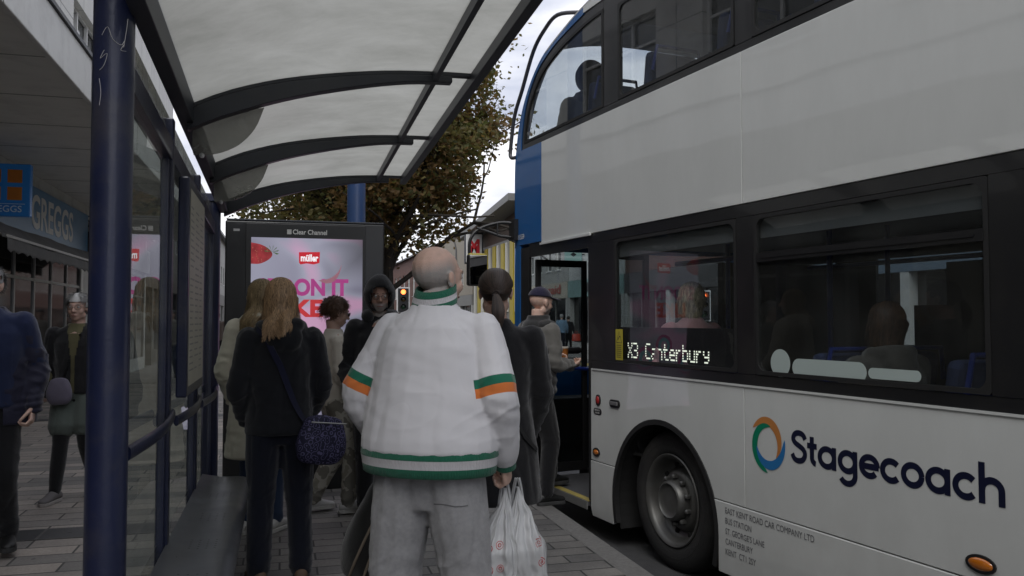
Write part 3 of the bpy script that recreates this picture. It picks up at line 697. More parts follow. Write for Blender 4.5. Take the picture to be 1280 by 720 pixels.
P_, A_, L_ = rrow(7.9, -22); block('long_brick_building', 'long brown brick building across the road behind the bus', P_, A_, L_, 8.4, [(4.4, 6.0, .8, 1.6, 2.9)], REDB, TILE, shopf=(M('fascia_white', (.5, .5, .5), .4), PALE), mul=2)
# building with yellow panels and M sign
yb_ = empty('yellow_panel_building', (x0, 65, 0), R(-90), 'grey building with yellow vertical panels and a sloping dark roof edge', 'building')
GY = M('grey_cladding', (.2, .2, .19), .6, .1, 3); YW = M('yellow_panel', (.42, .33, .03), .5, .08, 3, dirt=.15); CRM = M('cream_panel', (.55, .54, .48), .6, .06)
b = MB(); b.box(0, 14.8, .1, 10, -.2, 6.9); b.build('wall', GY, parent=yb_)
b = MB(); b.prism([(0, 6.9), (14.8, 6.9), (14.8, 8.9), (0, 7.8)], Matrix(((1, 0, 0, 0), (0, 0, -1, 1.1), (0, 1, 0, 0), (0, 0, 0, 1))), .9); b.build('gable', M('gable_brown', (.08, .055, .04), .8), parent=yb_)  # dark brown gable soffit below the roof edge
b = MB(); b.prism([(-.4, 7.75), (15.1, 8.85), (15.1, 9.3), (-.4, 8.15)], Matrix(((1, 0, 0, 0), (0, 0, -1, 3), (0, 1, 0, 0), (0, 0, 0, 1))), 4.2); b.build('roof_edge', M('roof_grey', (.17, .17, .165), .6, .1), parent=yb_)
for k in range(12):
    b = MB(); x = .3+k*1.2; b.box(x, x+(.85 if k % 2 else .5), -.02, .095, 1.2+(.8 if k % 3 else 0), 6.7); b.build('panel', YW if k % 2 else CRM, parent=yb_)
b = MB(); b.box(.2, 14.6, .02, .09, .1, 1.15); b.build('shop_window', DGL, parent=yb_)
msn = empty('letter_sign', (x0-.75, 61.5, 5.75), 0, 'white sign with a red capital M projecting from the yellow panelled building', 'shop sign')
b = MB(); b.box(-.62, .62, -.1, .1, 0, 2.15); b.build('sign_box', M('sign_white', (.6, .6, .6), .5), parent=msn, bevel=.04)
b = MB(); b.box(-.72, .72, -.06, .14, -.1, 2.25); b.build('border', DKM, parent=msn, bevel=.04)
b = MB(); put_text(b, 'M', frame((-.42, -.115, .62), (1, 0, 0), (0, 0, 1)), .84, 1.15, .06); b.build('lettering', M('sign_red', (.5, .02, .03), .4), parent=msn)
b = MB(); b.box(.62, .78, -.04, .04, .5, .7); b.build('bracket', DKM, parent=msn)
P_, A_, L_ = rrow(80, 65.3); block('beige_building', 'low beige flat-fronted building left of the yellow panels', P_, A_, L_, 8.6, [(4.4, 5.6, 1, 1.2, 3)], M('beige_render', (.3, .27, .22), .8, .12), None, shopf=(GY, PALE))
P_, A_, L_ = rrow(122, 80.3); block('red_brick_building', 'two storey red brick building with white sash windows behind the tree', P_, A_, L_, 8.8, [(4.2, 7.0, 1.2, 1.9, 3.9)], REDB, TILE, shopf=(REDB, REDB), mul=3, hip=False, roof_h=2.5)
P_, A_, L_ = (-3, 132), (1, 0), 18; block('street_end_building', 'brown brick building closing the end of the street', P_, A_, L_, 9, [(4.4, 5.8, 1, 1.2, 2.6)], REDB, TILE, shopf=(GY, REDB))
P_, A_, L_ = (-4.8, 55), (0, 1), 60; block('pale_terrace', 'long pale terrace farther down the left side of the street', P_, A_, L_, 8.0, [(4.4, 5.8, 1, 1.2, 2.6)], PALE, SLATE, shopf=(GY, PALE), hip=False)
# teal hanging sign and shop lettering across the road
hs = empty('teal_hanging_sign', (x0-.6, 39.6, 4.1), 0, 'square pale teal sign hanging from the off-white building', 'shop sign')
b = MB(); b.box(-.45, .45, -.05, .05, 0, .95); b.build('board', TEAL, parent=hs, bevel=.01)
b = MB(); b.prism([(0, .72), (.16, .62), (0, .5), (-.16, .62)], frame((0, -.052, 0), (1, 0, 0), (0, 0, 1)), .004); b.build('emblem', BLK, parent=hs)
b = MB(); b.box(-.3, .3, -.054, -.051, .22, .25); b.box(.45, .6, -.03, .03, .6, .66); b.build('bracket', BLK, parent=hs)
fs = empty('shop_name_plate', (x0-.08, 37.8, 2.8), R(-90), 'dark shop name plate on the pale teal fascia', 'shop sign')
b = MB(); b.box(-1.3, 1.3, -.03, 0, .05, .5); b.build('plate', BLK, parent=fs)
fs = empty('bare_fascia_lettering', (x0-.08, 44, 2.85), R(-90), 'red lettering on the cream fascia beyond the teal shop', 'shop sign')
b = MB(); put_text(b, 'said', frame((-1.3, -.02, .02), (1, 0, 0), (0, 0, 1)), 2.2, .5, .02); b.build('lettering', M('coral_letter', (.45, .1, .08), .5), parent=fs)

# traffic lights
def traffic(loc, rz, label, sz=1.):
    t = empty('traffic_light', loc, rz, label, 'traffic light', 'traffic lights along the road'); t.scale = (sz, sz, sz)
    b = MB(); b.lathe([(.06, 0), (.06, 3.1)], 16, close=True); b.build('pole', M('pole_grey', (.12, .12, .12), .5), parent=t, smooth=True)
    b = MB(); b.prism([(-.30, 1.95), (.30, 1.95), (.30, 3.12), (-.30, 3.12)], frame((0, -.09, 0), (1, 0, 0), (0, 0, 1)), .02); bb = b.build('backing_board', M('signal_white', (.65, .65, .65), .5), parent=t)
    b = MB(); b.box(-.24, .24, -.2, -.112, 2.0, 3.07); b.build('housing', BLK, parent=t, bevel=.02)
    for k, (c, e) in enumerate((((.06, .01, .01), 0), ((.05, .03, .005), 0), ((.01, .05, .02), 0))):
        z = 2.9-.34*k; T = Matrix.Translation((0, -.2, z)) @ Matrix.Rotation(R(90), 4, 'X')
        b = MB(); b.lathe([(.001, .03), (.07, .02), (.11, 0)], 18, T=T); 
        b.build('red_lens' if k == 0 else 'amber_lens' if k == 1 else 'green_lens', M('lens_lit_red', (1, .16, .04), .3, emit=4.) if k == 0 else M('lens_off%d' % k, c, .2), parent=t)
        b = MB(); b.grid(lambda u, v: T @ V((.125*math.cos(R(-20+220*u)), .125*math.sin(R(-20+220*u)), .2*v)), 14, 1); b.build('hood', BLK, parent=t)
traffic((5.35, 38.5, RZ), R(-5), 'traffic light showing red beside the hooded man and below the tree')
traffic((11.35, 21.3, -.03), R(-12), 'traffic light showing red across the road, seen through the bus window', .74)
# far street lamp
sl_ = empty('street_lamp', (12.2, 60, -.03), 0, 'grey street lamp with curved arm before the beige building', 'street lamp')
b = MB(); b.tube([(0, 0, 0), (0, 0, 6.5), (-.1, 0, 7.1), (-.5, 0, 7.4), (-1.6, 0, 7.5)], [.09, .07, .05, .045, .04], 10); b.build('pole', M('pole_grey'), parent=sl_, smooth=True)
b = MB(); b.ell((-1.85, 0, 7.47), (.32, .13, .08)); b.build('lamp_head', M('lantern_grey'), parent=sl_, smooth=True)

# ------------------------------------------------------------------ trees
LEAF = []
for nm, c in (('leaf_olive', (.18, .155, .06)), ('leaf_rust', (.23, .145, .06)), ('leaf_green', (.12, .13, .05))):
    m = M(nm, c, .6, .45, 3)
    nn, ll = nt(m); pb = nn['Principled BSDF']; tl = nn.new('ShaderNodeBsdfTranslucent'); tl.inputs[0].default_value = (c[0]*1.3, c[1]*1.35, c[2], 1)
    mS = nn.new('ShaderNodeMixShader'); mS.inputs[0].default_value = .5; ll.new(pb.outputs[0], mS.inputs[1]); ll.new(tl.outputs[0], mS.inputs[2]); ll.new(mS.outputs[0], nn['Material Output'].inputs[0]); LEAF.append(m)
BARK = M('bark', (.045, .038, .03), .9, .3, 12, bump=.8, bscale=30)
def tree(loc, seed, h, cr, cz, rad, nleaf, leaf, label, grp=None, extra=(), levels=4, zmin=0.):
    r = random.Random(seed); t = empty('street_tree', loc, 0, label, 'tree', grp)
    wood = MB(); tips = []
    def inside(p):
        q = V(((p.x-cr[0])/rad[0], (p.y-cr[1])/rad[1], (p.z-cz)/rad[2])); return q.length < 1.0+.16*noise.noise(p*1.3) or any((p-V(c)).length < rr for c, rr in extra)
    def grow(p, d, L, rr, lv):
        pts = [p]; n_ = 4; dd = d
        for i in range(n_):
            dd = (dd+V((r.gauss(0, .16), r.gauss(0, .16), r.gauss(.03, .1)))).normalized(); p = p+dd*L/n_; pts.append(p)
        wood.tube(pts, [rr*(1-.45*i/n_) for i in range(n_+1)], 7 if lv < 2 else 4)
        if lv >= 2: tips.extend(pts[1:])
        if lv >= levels: return
        for k in range(r.choice((3, 4)) if lv < 3 else 4):
            i = r.randint(1, n_); a = r.uniform(0, 6.28); sd_ = dd.orthogonal().normalized(); sd_ = Matrix.Rotation(a, 3, dd) @ sd_
            nd = (dd*r.uniform(.5, 1.0)+sd_*r.uniform(.5, 1.0)+V((0, 0, .12))).normalized()
            q = pts[i]+nd*L*.72
            if inside(q) or lv < 1: grow(pts[i], nd, L*r.uniform(.6, .8), rr*.52, lv+1)
    wood.tube([V((0, 0, -.1)), V((.03, 0, h*.4)), V((0, .04, h))], [.13, .10, .085], 12)
    for k in range(9):
        a = k*2.4+r.uniform(-.3, .3); grow(V((0, 0, h*(.8+.25*k/8))), V((math.cos(a)*.75, math.sin(a)*.75, .55+.12*k)).normalized(), rad[2]*.62, .042, 0)
    for c, rr in extra:
        c = V(c); b0 = V((0, 0, h+.6)); wood.tube([b0, b0.lerp(c, .5)+V((0, 0, .15)), c], [.04, .02, .008], 5)
        for q in range(26): tips.append(c+V((r.gauss(0, .5), r.gauss(0, .5), r.gauss(0, .4)))*rr)
        for q in range(12): tips.append(b0.lerp(c, r.uniform(.5, .9))+V((r.gauss(0, .1), r.gauss(0, .1), r.gauss(0, .08))))
    wood.build('trunk', BARK, parent=t, smooth=True)
    cro = MB()
    vol = []
    while len(vol) < 9000:
        q = V((r.uniform(-1, 1), r.uniform(-1, 1), r.uniform(-1, 1)))
        if q.length > 1: continue
        p = V((cr[0]+q.x*rad[0], cr[1]+q.y*rad[1], cz+q.z*rad[2]))
        if inside(p) and noise.noise(p*1.7+V((seed, 0, 0))) > .06 and p.z > zmin: vol.append(p)
    tips = [p for p in tips if inside(p)] or tips
    for i in range(nleaf):
        c = tips[r.randrange(len(tips))] if r.random() < .4 else vol[r.randrange(len(vol))]; cl = noise.noise(c*2.1)
        if r.random() < .25-cl*.5: continue
        p = c+V((r.gauss(0, .09), r.gauss(0, .09), r.gauss(0, .075)))
        s = leaf*r.uniform(.6, 1.25); u = V((r.gauss(0, 1), r.gauss(0, 1), r.gauss(0, .6))).normalized(); v = u.orthogonal().normalized(); v = Matrix.Rotation(r.uniform(0, 6.28), 3, u) @ v
        q = noise.noise(c*1.1+V((5, 2, 1)))
        mi = 0 if q+r.gauss(0, .18) < .05 else 1
        if r.random() < .22: mi = 2
        cro.add([p-u*s*.6, p+v*s*.36, p+u*s*.6, p-v*s*.36+u.cross(v)*s*.12], [(0, 1, 2, 3)], mi)
    cro.build('crown', LEAF, parent=t)
    return t
tree((1.45, 12.1, 0), 3, 2.3, (-.1, 0), 4.7, (1.75, 2.0, 2.6), 78000, .074, zmin=2.2, label= 'broad street tree with rust and olive autumn leaves behind the shelter', extra=(((1.95, -.2, 4.4), .38), ((1.35, -.3, 5.4), .75), ((-1.9, .3, 2.95), .35), ((.3, -.5, 2.75), .6)))
tree((.9, 19.5, 0), 11, 2.3, (0, 0), 4.6, (2.2, 2.2, 2.3), 24000, .11, 'darker green tree behind the rusty one, left of the mast', levels=3)
# ------------------------------------------------------------------ double-decker bus
BW, BL = 2.52, 10.9
bus = empty('double_decker_bus', (2.04, 7.33, RZ), R(8.13), 'white double-decker bus with blue front corner and open front door', 'bus')
UP = Matrix.Translation((0, 0, -RZ))
WHITE = bpy.data.materials.new('bus_white'); n, l = nt(WHITE); pb = n['Principled BSDF']
tc = n.new('ShaderNodeTexCoord'); a1 = n.new('ShaderNodeTexNoise'); a1.inputs['Scale'].default_value = .9; a1.inputs['Detail'].default_value = 1; l.new(tc.outputs['Object'], a1.inputs[0])
bp = n.new('ShaderNodeBump'); bp.inputs['Strength'].default_value = .35; bp.inputs['Distance'].default_value = .035; l.new(a1.outputs[0], bp.inputs['Height']); l.new(bp.outputs[0], pb.inputs['Normal']); l.new(bp.outputs[0], pb.inputs['Coat Normal'])
a2 = n.new('ShaderNodeTexNoise'); a2.inputs['Scale'].default_value = 3; a2.inputs['Detail'].default_value = 9; a2.inputs['Roughness'].default_value = .7; mp = n.new('ShaderNodeMapping'); mp.inputs['Scale'].default_value = (1, 1, .35); l.new(tc.outputs['Object'], mp.inputs[0]); l.new(mp.outputs[0], a2.inputs[0])
r1 = n.new('ShaderNodeValToRGB'); r1.color_ramp.elements[0].position = .3; r1.color_ramp.elements[0].color = (.575, .59, .575, 1); r1.color_ramp.elements[1].position = .62; r1.color_ramp.elements[1].color = (.615, .63, .615, 1); l.new(a2.outputs[0], r1.inputs[0]); 
sx = n.new('ShaderNodeSeparateXYZ'); l.new(tc.outputs['Object'], sx.inputs[0])
dm = n.new('ShaderNodeMapRange'); dm.inputs[1].default_value = .1; dm.inputs[2].default_value = 1.15; dm.inputs[3].default_value = .4; dm.inputs[4].default_value = 0; l.new(sx.outputs[2], dm.inputs[0])
a3 = n.new('ShaderNodeTexNoise'); a3.inputs['Scale'].default_value = 7; a3.inputs['Detail'].default_value = 8; l.new(tc.outputs['Object'], a3.inputs[0])
dq = n.new('ShaderNodeMath'); dq.operation = 'MULTIPLY'; l.new(dm.outputs[0], dq.inputs[0]); l.new(a3.outputs[0], dq.inputs[1])
dx = n.new('ShaderNodeMix'); dx.data_type = 'RGBA'; dx.inputs[7].default_value = (.2, .18, .15, 1); l.new(dq.outputs[0], dx.inputs[0]); l.new(r1.outputs[0], dx.inputs[6]); l.new(dx.outputs[2], pb.inputs['Base Color'])
pb.inputs['Roughness'].default_value = .42; pb.inputs['Coat Weight'].default_value = 1; pb.inputs['Coat Roughness'].default_value = .03; pb.inputs['Coat IOR'].default_value = 1.6
BLUE = M('bus_blue', (.012, .10, .30), .3, .06, 2, coat=.8, dirt=.12)
BAND = M('bus_black_band', (.013, .013, .014), .28, .15, 3, coat=.3, dirt=.15)
BGU = GLASS('bus_upper_glass', (.78, .81, .82), ior=1.75, dust=.04, dustcol=(.3, .3, .28))
RUB = M('rubber_gasket', (.012, .012, .012), .6)
BGL = GLASS('bus_window_glass', (.80, .83, .84), ior=1.42, dust=.03, dustcol=(.3, .3, .28))
INT = M('bus_interior_grey', (.16, .16, .16), .7, .1)
INW = M('bus_interior_ceiling', (.2, .2, .19), .6, .08)
FLR = M('bus_floor', (.09, .09, .095), .6, .2, 30)
def BS(mb, name, m, parent=None, **k): return mb.build(name, m, parent=parent or bus, T=UP, **k)
def side(x):   # frame with u = distance back from the front, v = height, w = towards the pavement
    return Matrix(((0, 0, -1, x), (-1, 0, 0, 0), (0, 1, 0, 0), (0, 0, 0, 1)))
NS = side(.03); OS = side(BW)
def lz(p): return p
PRO = spline([(0, .02), (0, 1.0), (0, 2.1), (0, 2.75), (.03, 2.98), (.10, 3.2), (.21, 3.39), (.39, 3.57), (.62, 3.705), (.96, 3.80), (1.3, 3.87), (1.8, 3.92), (2.6, 3.95)], 5)
PRO = [(max(0, a), b) for a, b in PRO]
def top(L):
    if L >= 2.6: return 3.95
    for (a, za), (b_, zb) in zip(PRO, PRO[1:]):
        if a <= L <= b_ and b_ > a: return za+(zb-za)*(L-a)/(b_-a)
    return 3.0
# outer skin across the width: front, roof, rear
FULL = PRO+[(L, 3.95) for L in (3.5, 5, 6.5, 8, 9.5, 10.4)]+[(10.7, 3.92), (10.85, 3.8), (10.9, 3.5), (10.9, 2.9), (10.9, 2.1), (10.9, 1.3), (10.9, .6), (10.9, .1)]
def skin(i0, i1, t0=0., t1=1., nu=26):
    seg = FULL[i0:i1+1]
    def nrm(i):
        a = FULL[max(i-1, 0)]; c = FULL[min(i+1, len(FULL)-1)]; d = V((c[0]-a[0], c[1]-a[1])); d.normalize(); return V((-d.y, d.x))
    def f(u, v):
        k = v*(len(seg)-1); i = min(int(k), len(seg)-2); q = k-i; n0 = nrm(i0+i); n1_ = nrm(i0+i+1); nn_ = (n0*(1-q)+n1_*q)
        t = t0+(t1-t0)*u; b_ = .21*(1-abs(2*t-1)**3.2); L = seg[i][0]*(1-q)+seg[i+1][0]*q+nn_.x*b_; z = seg[i][1]*(1-q)+seg[i+1][1]*q+nn_.y*b_
        return (t*BW, -L, z)
    b = MB(); b.grid(f, nu, len(seg)-1); return b
def zi(z): return min(range(len(PRO)), key=lambda i: abs(PRO[i][1]-z))
i10, i24, i30, i37, iN = zi(.95), zi(2.12), zi(2.98), zi(3.70), len(PRO)-1
def SK(mb, name, m, solid=.02, **k):
    o = BS(mb, name, m, smooth=True, **k)
    if solid: md = o.modifiers.new('s', 'SOLIDIFY'); md.thickness = solid; md.offset = 0
    return o
SK(skin(0, i10), 'front_bumper', BLUE)
SK(skin(i10, i24, 0, .06, 3), 'corner_pillar', BLUE); SK(skin(i10, i24, .94, 1, 3), 'corner_pillar', BLUE)
SK(skin(i10, i24, .0605, .9395), 'windscreen', BGL, solid=.008)
SK(skin(i24, i30), 'destination_cowl', BLUE)
SK(skin(i30, i37, 0, .05, 3), 'corner_pillar', BLUE); SK(skin(i30, i37, .95, 1, 3), 'corner_pillar', BLUE)
SK(skin(i30, i37, .0505, .9495), 'upper_windscreen', GLASS('clear_windscreen', (.96, .97, .97)), solid=.008)
SK(skin(i37, iN+6), 'roof', M('bus_roof', (.6, .6, .59), .5, .1, dirt=.3))
SK(skin(iN+6, len(FULL)-1), 'rear_panel', WHITE)
# nearside skin
def ring_quads(mb, outer, inner, T, d, mi=0):
    for i in range(len(outer)-1):
        q = [outer[i], outer[i+1], inner[i+1], inner[i]]
        mb.prism(q, T, d, mi)
def arcpts(L0, zc, r, z_low):
    a = math.degrees(math.asin((z_low-zc)/r)); return [(L0-r*math.cos(R(t)), zc+r*math.sin(R(t))) for t in [a+(180-2*a)*i/26 for i in range(27)]]
AXF, AXR, ARZ, ARR = 2.33, 7.85, .2, .60
seams = [1.40, 3.17, 5.05, 6.20, 9.0, 10.9]
def side_panels(T, near):
    sk = .41
    for i in range(len(seams)-1):
        a, c = seams[i]+.003, seams[i+1]-.003
        if not near and i == 0: a = .02
        poly = [(a, sk)]
        for ax in (AXF, AXR):
            if a < ax < c: poly += arcpts(ax, ARZ, ARR, sk)
        poly += [(c, sk), (c, 1.085), (a, 1.085)]
        b = MB(); b.prism(poly, T, .03); BS(b, 'side_panel', WHITE, bevel=.003)
    cuts = [(1.40 if near else .02, AXF-ARR), (AXF+ARR, 5.05), (5.056, 6.2), (6.206, AXR-ARR), (AXR+ARR, 10.9)]
    for a, c in cuts:
        poly = [(a+.03, .0), (a+.003, .06), (a+.003, sk-.006), (c-.003 if c not in (AXF-ARR, AXR-ARR) else c+.037, sk-.006)]
        if c in (AXF-ARR, AXR-ARR):
            ax = c+ARR; poly = poly[:3]+[p for p in [(ax-ARR*math.cos(R(t)), ARZ+ARR*math.sin(R(t))) for t in (20, 14, 8, 0)]]+[(c, .0)]
        elif a in (AXF+ARR, AXR+ARR):
            ax = a-ARR; poly = [(a, .0)]+[(ax+ARR*math.cos(R(t)), ARZ+ARR*math.sin(R(t))) for t in (0, 8, 14, 20)]+[(c-.003, sk-.006), (c-.003, .0)]
        else: poly += [(c-.003, .0)]
        b = MB(); b.prism(poly, T @ Matrix.Translation((0, 0, .004)), .03); BS(b, 'skirt_panel', WHITE, bevel=.004)
    b = MB()   # upper panels
    ups = [.54, 3.17, 6.2, 7.7, 9.2, 10.9]
    for i in range(len(ups)-1):
        b = MB(); b.prism([(ups[i]+.0025, 2.103), (ups[i+1]-.0025, 2.103), (ups[i+1]-.0025, 2.968), (ups[i]+.0025, 2.968)], T, .03); BS(b, 'upper_side_panel', WHITE, bevel=.003)
    # cove above the windows
    co_ = [(L, 3.83+(top(L)-3.83)) for L in (1.3, 1.8, 2.6, 5, 8, 10.7)]
    b = MB(); b.prism([(1.3, 3.825), (10.7, 3.825)]+[(L, top(L)+.002) for L in (10.7, 8, 5, 2.6, 1.8, 1.3)], T, .03); BS(b, 'cove_panel', WHITE)
    # blue corner
    out = [(0, 2.12), (0.002, 2.75)]+[p for p in PRO if p[1] > 2.78 and p[0] < 1.3]+[(1.3, top(1.3))]
    inn_c = spline([(.12, 2.97), (.14, 3.13), (.205, 3.32), (.34, 3.50), (.53, 3.635), (.85, 3.74), (1.3, 3.815)], 6)
    poly = [(0, 2.12), (.5375, 2.12), (.5375, 2.968)]+inn_c+list(reversed(out[1:]))
    b = MB(); b.prism(poly, T, .03); BS(b, 'blue_corner_panel', BLUE)
    return inn_c
INC = side_panels(NS, True); side_panels(OS, False)
# window bands
PL = [(1.81, 3.11), (3.26, 4.67), (4.82, 6.23), (6.38, 7.79), (7.94, 9.35), (9.5, 10.6)]
GIN = spline([(.175, 3.02), (.20, 3.16), (.26, 3.30), (.38, 3.45), (.56, 3.58), (.88, 3.68), (1.3, 3.74), (1.60, 3.755)], 6)
def bands(T, near):
    b = MB()
    b.prism([(.12, 2.972), (10.7, 2.972), (10.7, 3.018), (.175, 3.018)], T, .022)
    k = len(GIN); oc = [INC[min(len(INC)-1, round(i*(len(INC)-1)/(k-1)))] for i in range(k)]; oc[-1] = (1.6, 3.822)
    ring_quads(b, oc, GIN, T, .022)
    b.prism([(1.603, 3.72), (10.7, 3.72), (10.7, 3.822), (1.603, 3.822)], T, .022)
    xs = [1.60]+[x for p in PL for x in p]+[10.7]
    for i in range(0, len(xs), 2): b.prism([(xs[i]+.002, 3.02), (xs[i+1]-.002, 3.02), (xs[i+1]-.002, 3.718), (xs[i]+.002, 3.718)], T, .024)
    BS(b, 'upper_window_band', BAND)
    b = MB(); s0 = 1.40 if near else .02
    b.prism([(s0, 1.09), (10.7, 1.09), (10.7, 1.148), (s0, 1.148)], T, .024); b.prism([(s0, 2.03), (10.7, 2.03), (10.7, 2.10), (s0, 2.10)], T, .024)
    xl = [1.40]+[1.75, 3.11]+[x for p in PL[1:] for x in p]+[10.7]
    if not near: xl = [.02, .12, 1.35]+xl[:0]+[1.75, 3.11]+[x for p in PL[1:] for x in p]+[10.7]
    for i in range(0, len(xl)-1, 2): b.prism([(xl[i], 1.15), (xl[i+1], 1.15), (xl[i+1], 2.028), (xl[i], 2.028)], T, .026)
    BS(b, 'lower_window_band', BAND)
    def win(poly_out, poly_in, gl=None, z=0):
        gl = gl or (BGU if poly_out[0][1] > 2.5 else BGL)
        b = MB(); ring_quads(b, poly_out+[poly_out[0]], poly_in+[poly_in[0]], T, .029); wo = BS(b, 'window', RUB)
        b = MB(); b.prism(poly_in, T @ Matrix.Translation((0, 0, .014)), .006); BS(b, 'pane', gl, parent=wo); return wo
    def rr(a, c, z0, z1, r=.05, n=4):
        return [(a+r-r*math.cos(R(90*i/n)), z0+r-r*math.sin(R(90*i/n))) for i in range(n+1)]+[(c-r+r*math.sin(R(90*i/n)), z0+r-r*math.cos(R(90*i/n))) for i in range(n+1)]+[(c-r+r*math.cos(R(90*i/n)), z1-r+r*math.sin(R(90*i/n))) for i in range(n+1)]+[(a+r-r*math.sin(R(90*i/n)), z1-r+r*math.cos(R(90*i/n))) for i in range(n+1)]
    def rw(a, c, z0, z1, hop=False):
        wo = win(rr(a, c, z0, z1, .015), rr(a+.022, c-.022, z0+.022, z1-.022, .05))
        if hop:
            b = MB(); zt = z1-.26; b.prism([(a+.02, zt), (c-.02, zt), (c-.02, zt+.05), (a+.02, zt+.05)], T @ Matrix.Translation((0, 0, .0205)), .012)
            b.prism([(a+.06, zt+.02), (c-.06, zt+.02), (c-.06, zt+.03), (a+.06, zt+.03)], T @ Matrix.Translation((0, 0, .033)), .004); BS(b, 'opening_vent', BAND, parent=wo)
        return wo
    wo = win([(p[0]-.0, p[1]) for p in GIN]+[(1.60, 3.02)], [(.33, 3.045), (.335, 3.2), (.40, 3.32), (.51, 3.44), (.68, 3.545), (.96, 3.645), (1.3, 3.70), (1.575, 3.715), (1.575, 3.045)]) if False else None
    inner = spline([(.202, 3.042), (.224, 3.155), (.281, 3.288), (.395, 3.43), (.572, 3.557), (.886, 3.657), (1.3, 3.717), (1.578, 3.732)], 6)
    win(GIN+[(1.60, 3.02)], inner+[(1.578, 3.042)])
    for i, (a, c) in enumerate(PL): rw(a+.004, c-.004, 3.022, 3.716, hop=i == 2)
    for i, (a, c) in enumerate([(1.75, 3.11)]+PL[1:]): rw(a+.002, c-.002, 1.152, 2.026, hop=i % 2 == 1)
    if not near: rw(.122, 1.348, 1.152, 2.026)
bands(NS, True); bands(OS, False)
# trim lines
b = MB(); b.prism([(.5375, 2.085), (1.42, 2.085), (1.42, 2.11), (.5375, 2.105)], NS @ Matrix.Translation((0, 0, .03)), .016); BS(b, 'door_head_lip', WHITE, bevel=.004)
b = MB(); b.prism([(1.42, 1.078), (10.7, 1.078), (10.7, 1.09), (1.42, 1.09)], NS @ Matrix.Translation((0, 0, .0305)), .006); BS(b, 'waist_trim', WHITE)
# lower structure around the door
b = MB(); b.prism([(0.0, .05), (.10, .05), (.10, 2.118), (0, 2.118)], NS, .03); BS(b, 'front_side_post', BLUE)
b = MB(); b.prism([(.102, .05), (.28, .05), (.28, 2.09), (.102, 2.09)], NS, .024); b.prism([(1.36, .1), (1.399, .1), (1.399, 2.09), (1.36, 2.09)], NS, .026); b.prism([(.282, 2.0), (1.358, 2.0), (1.358, 2.118), (.282, 2.118)], NS, .022); BS(b, 'door_surround', BAND)
def leaf(y0, name='door_leaf'):
    b = MB(); x0_, x1_ = .06, .56
    b.box(x0_, x0_+.045, y0, y0+.035, .12, 1.98); b.box(x1_-.045, x1_, y0, y0+.035, .12, 1.98); b.box(x0_+.045, x1_-.045, y0, y0+.035, 1.92, 1.98); b.box(x0_+.045, x1_-.045, y0, y0+.035, .12, .2)
    o = BS(b, name, BLK, bevel=.004)
    b = MB(); b.box(x0_+.045, x1_-.045, y0+.014, y0+.02, .2, 1.92); BS(b, 'pane', GLASS('door_glass', (.7, .72, .72)), parent=o)
    b = MB(); b.tube([V((x0_+.22, y0-.02, 1.18)), V((x1_-.1, y0-.02, 1.18))], .03, 12, round_ends=True); BS(b, 'handle', BLK, parent=o, smooth=True)
leaf(-.32); leaf(-1.34)
b = MB(); b.box(-.002, .62, -1.355, -.29, .055, .085); st = BS(b, 'entrance_step', FLR)
b = MB(); b.box(-.0, .06, -1.35, -.295, .0852, .092); BS(b, 'step_edge', M('step_yellow', (.45, .36, .10), .6, .2, 20, dirt=.6), parent=st)
b = MB(); b.box(-.012, -.003, -1.355, -.29, .03, .09); BS(b, 'step_trim', ALU, parent=st)
# interior
b = MB(); b.box(.62, BW-.05, -10.8, -.05, .03, .12); b.box(.04, .62, -1.70, -1.36, .03, .12); b.box(.6, .62, -1.36, -.1, .03, .12); b.box(.04, BW-.04, -10.8, -2.95, .03, .18); b.box(.53, BW-.53, -2.95, -1.7, .03, .15); BS(b, 'lower_floor', FLR)
b = MB(); b.box(.035, BW-.04, -10.8, -.06, 2.13, 2.22); BS(b, 'upper_floor', INW)
for xa, xb, xc in ((.045, .50, .50), (BW-.50, BW-.045, BW-.52)):
    b = MB(); b.box(xa, xb, -2.98, -1.68, .815, .85); b.box(xc, xc+.02, -2.98, -1.68, .13, .85); BS(b, 'wheel_box', INT)
b = MB()
for x in (.0335, BW-.055):
    b.box(x, x+.02, -10.7, -8.5, .2, 1.07); b.box(x, x+.02, -8.5, -7.2, .86, 1.07); b.box(x, x+.02, -7.2, -2.98, .2, 1.07); b.box(x, x+.02, -2.98, -1.68, .86, 1.07); b.box(x, x+.02, -1.68, -1.45, .2, 1.07); b.box(x, x+.02, -10.7, -.6, 2.23, 2.95); b.box(x+.005, x+.05, -10.7, -1.45, 1.9, 2.12) if x < 1 else b.box(x-.02, x+.02, -10.7, -.2, 1.95, 2.12)
BS(b, 'wall_lining', INT)
b = MB(); b.box(.04, BW-.04, -10.6, -1.2, 3.86, 3.89); BS(b, 'upper_ceiling', INW)
b = MB(); b.box(1.05, BW-.06, -.45, .02, .12, .98); b.box(1.05, 1.09, -1.5, -.45, .12, 1.35); b.box(1.05, BW-.06, -1.62, -1.56, .12, 1.9); BS(b, 'driver_cab', M('cab_dark', (.02, .02, .022), .6))
b = MB(); b.box(.25, 1.04, -.25, .05, .12, .75); BS(b, 'dashboard', M('cab_dark'))
b = MB(); b.box(.30, 2.2, -.12, -.02, 2.23, 2.72); BS(b, 'upper_dash', INT)
MOQ = M('seat_moquette', (.025, .035, .085), .9, .5, 14)
SBK = M('seat_back_shell', (.02, .035, .12), .5)
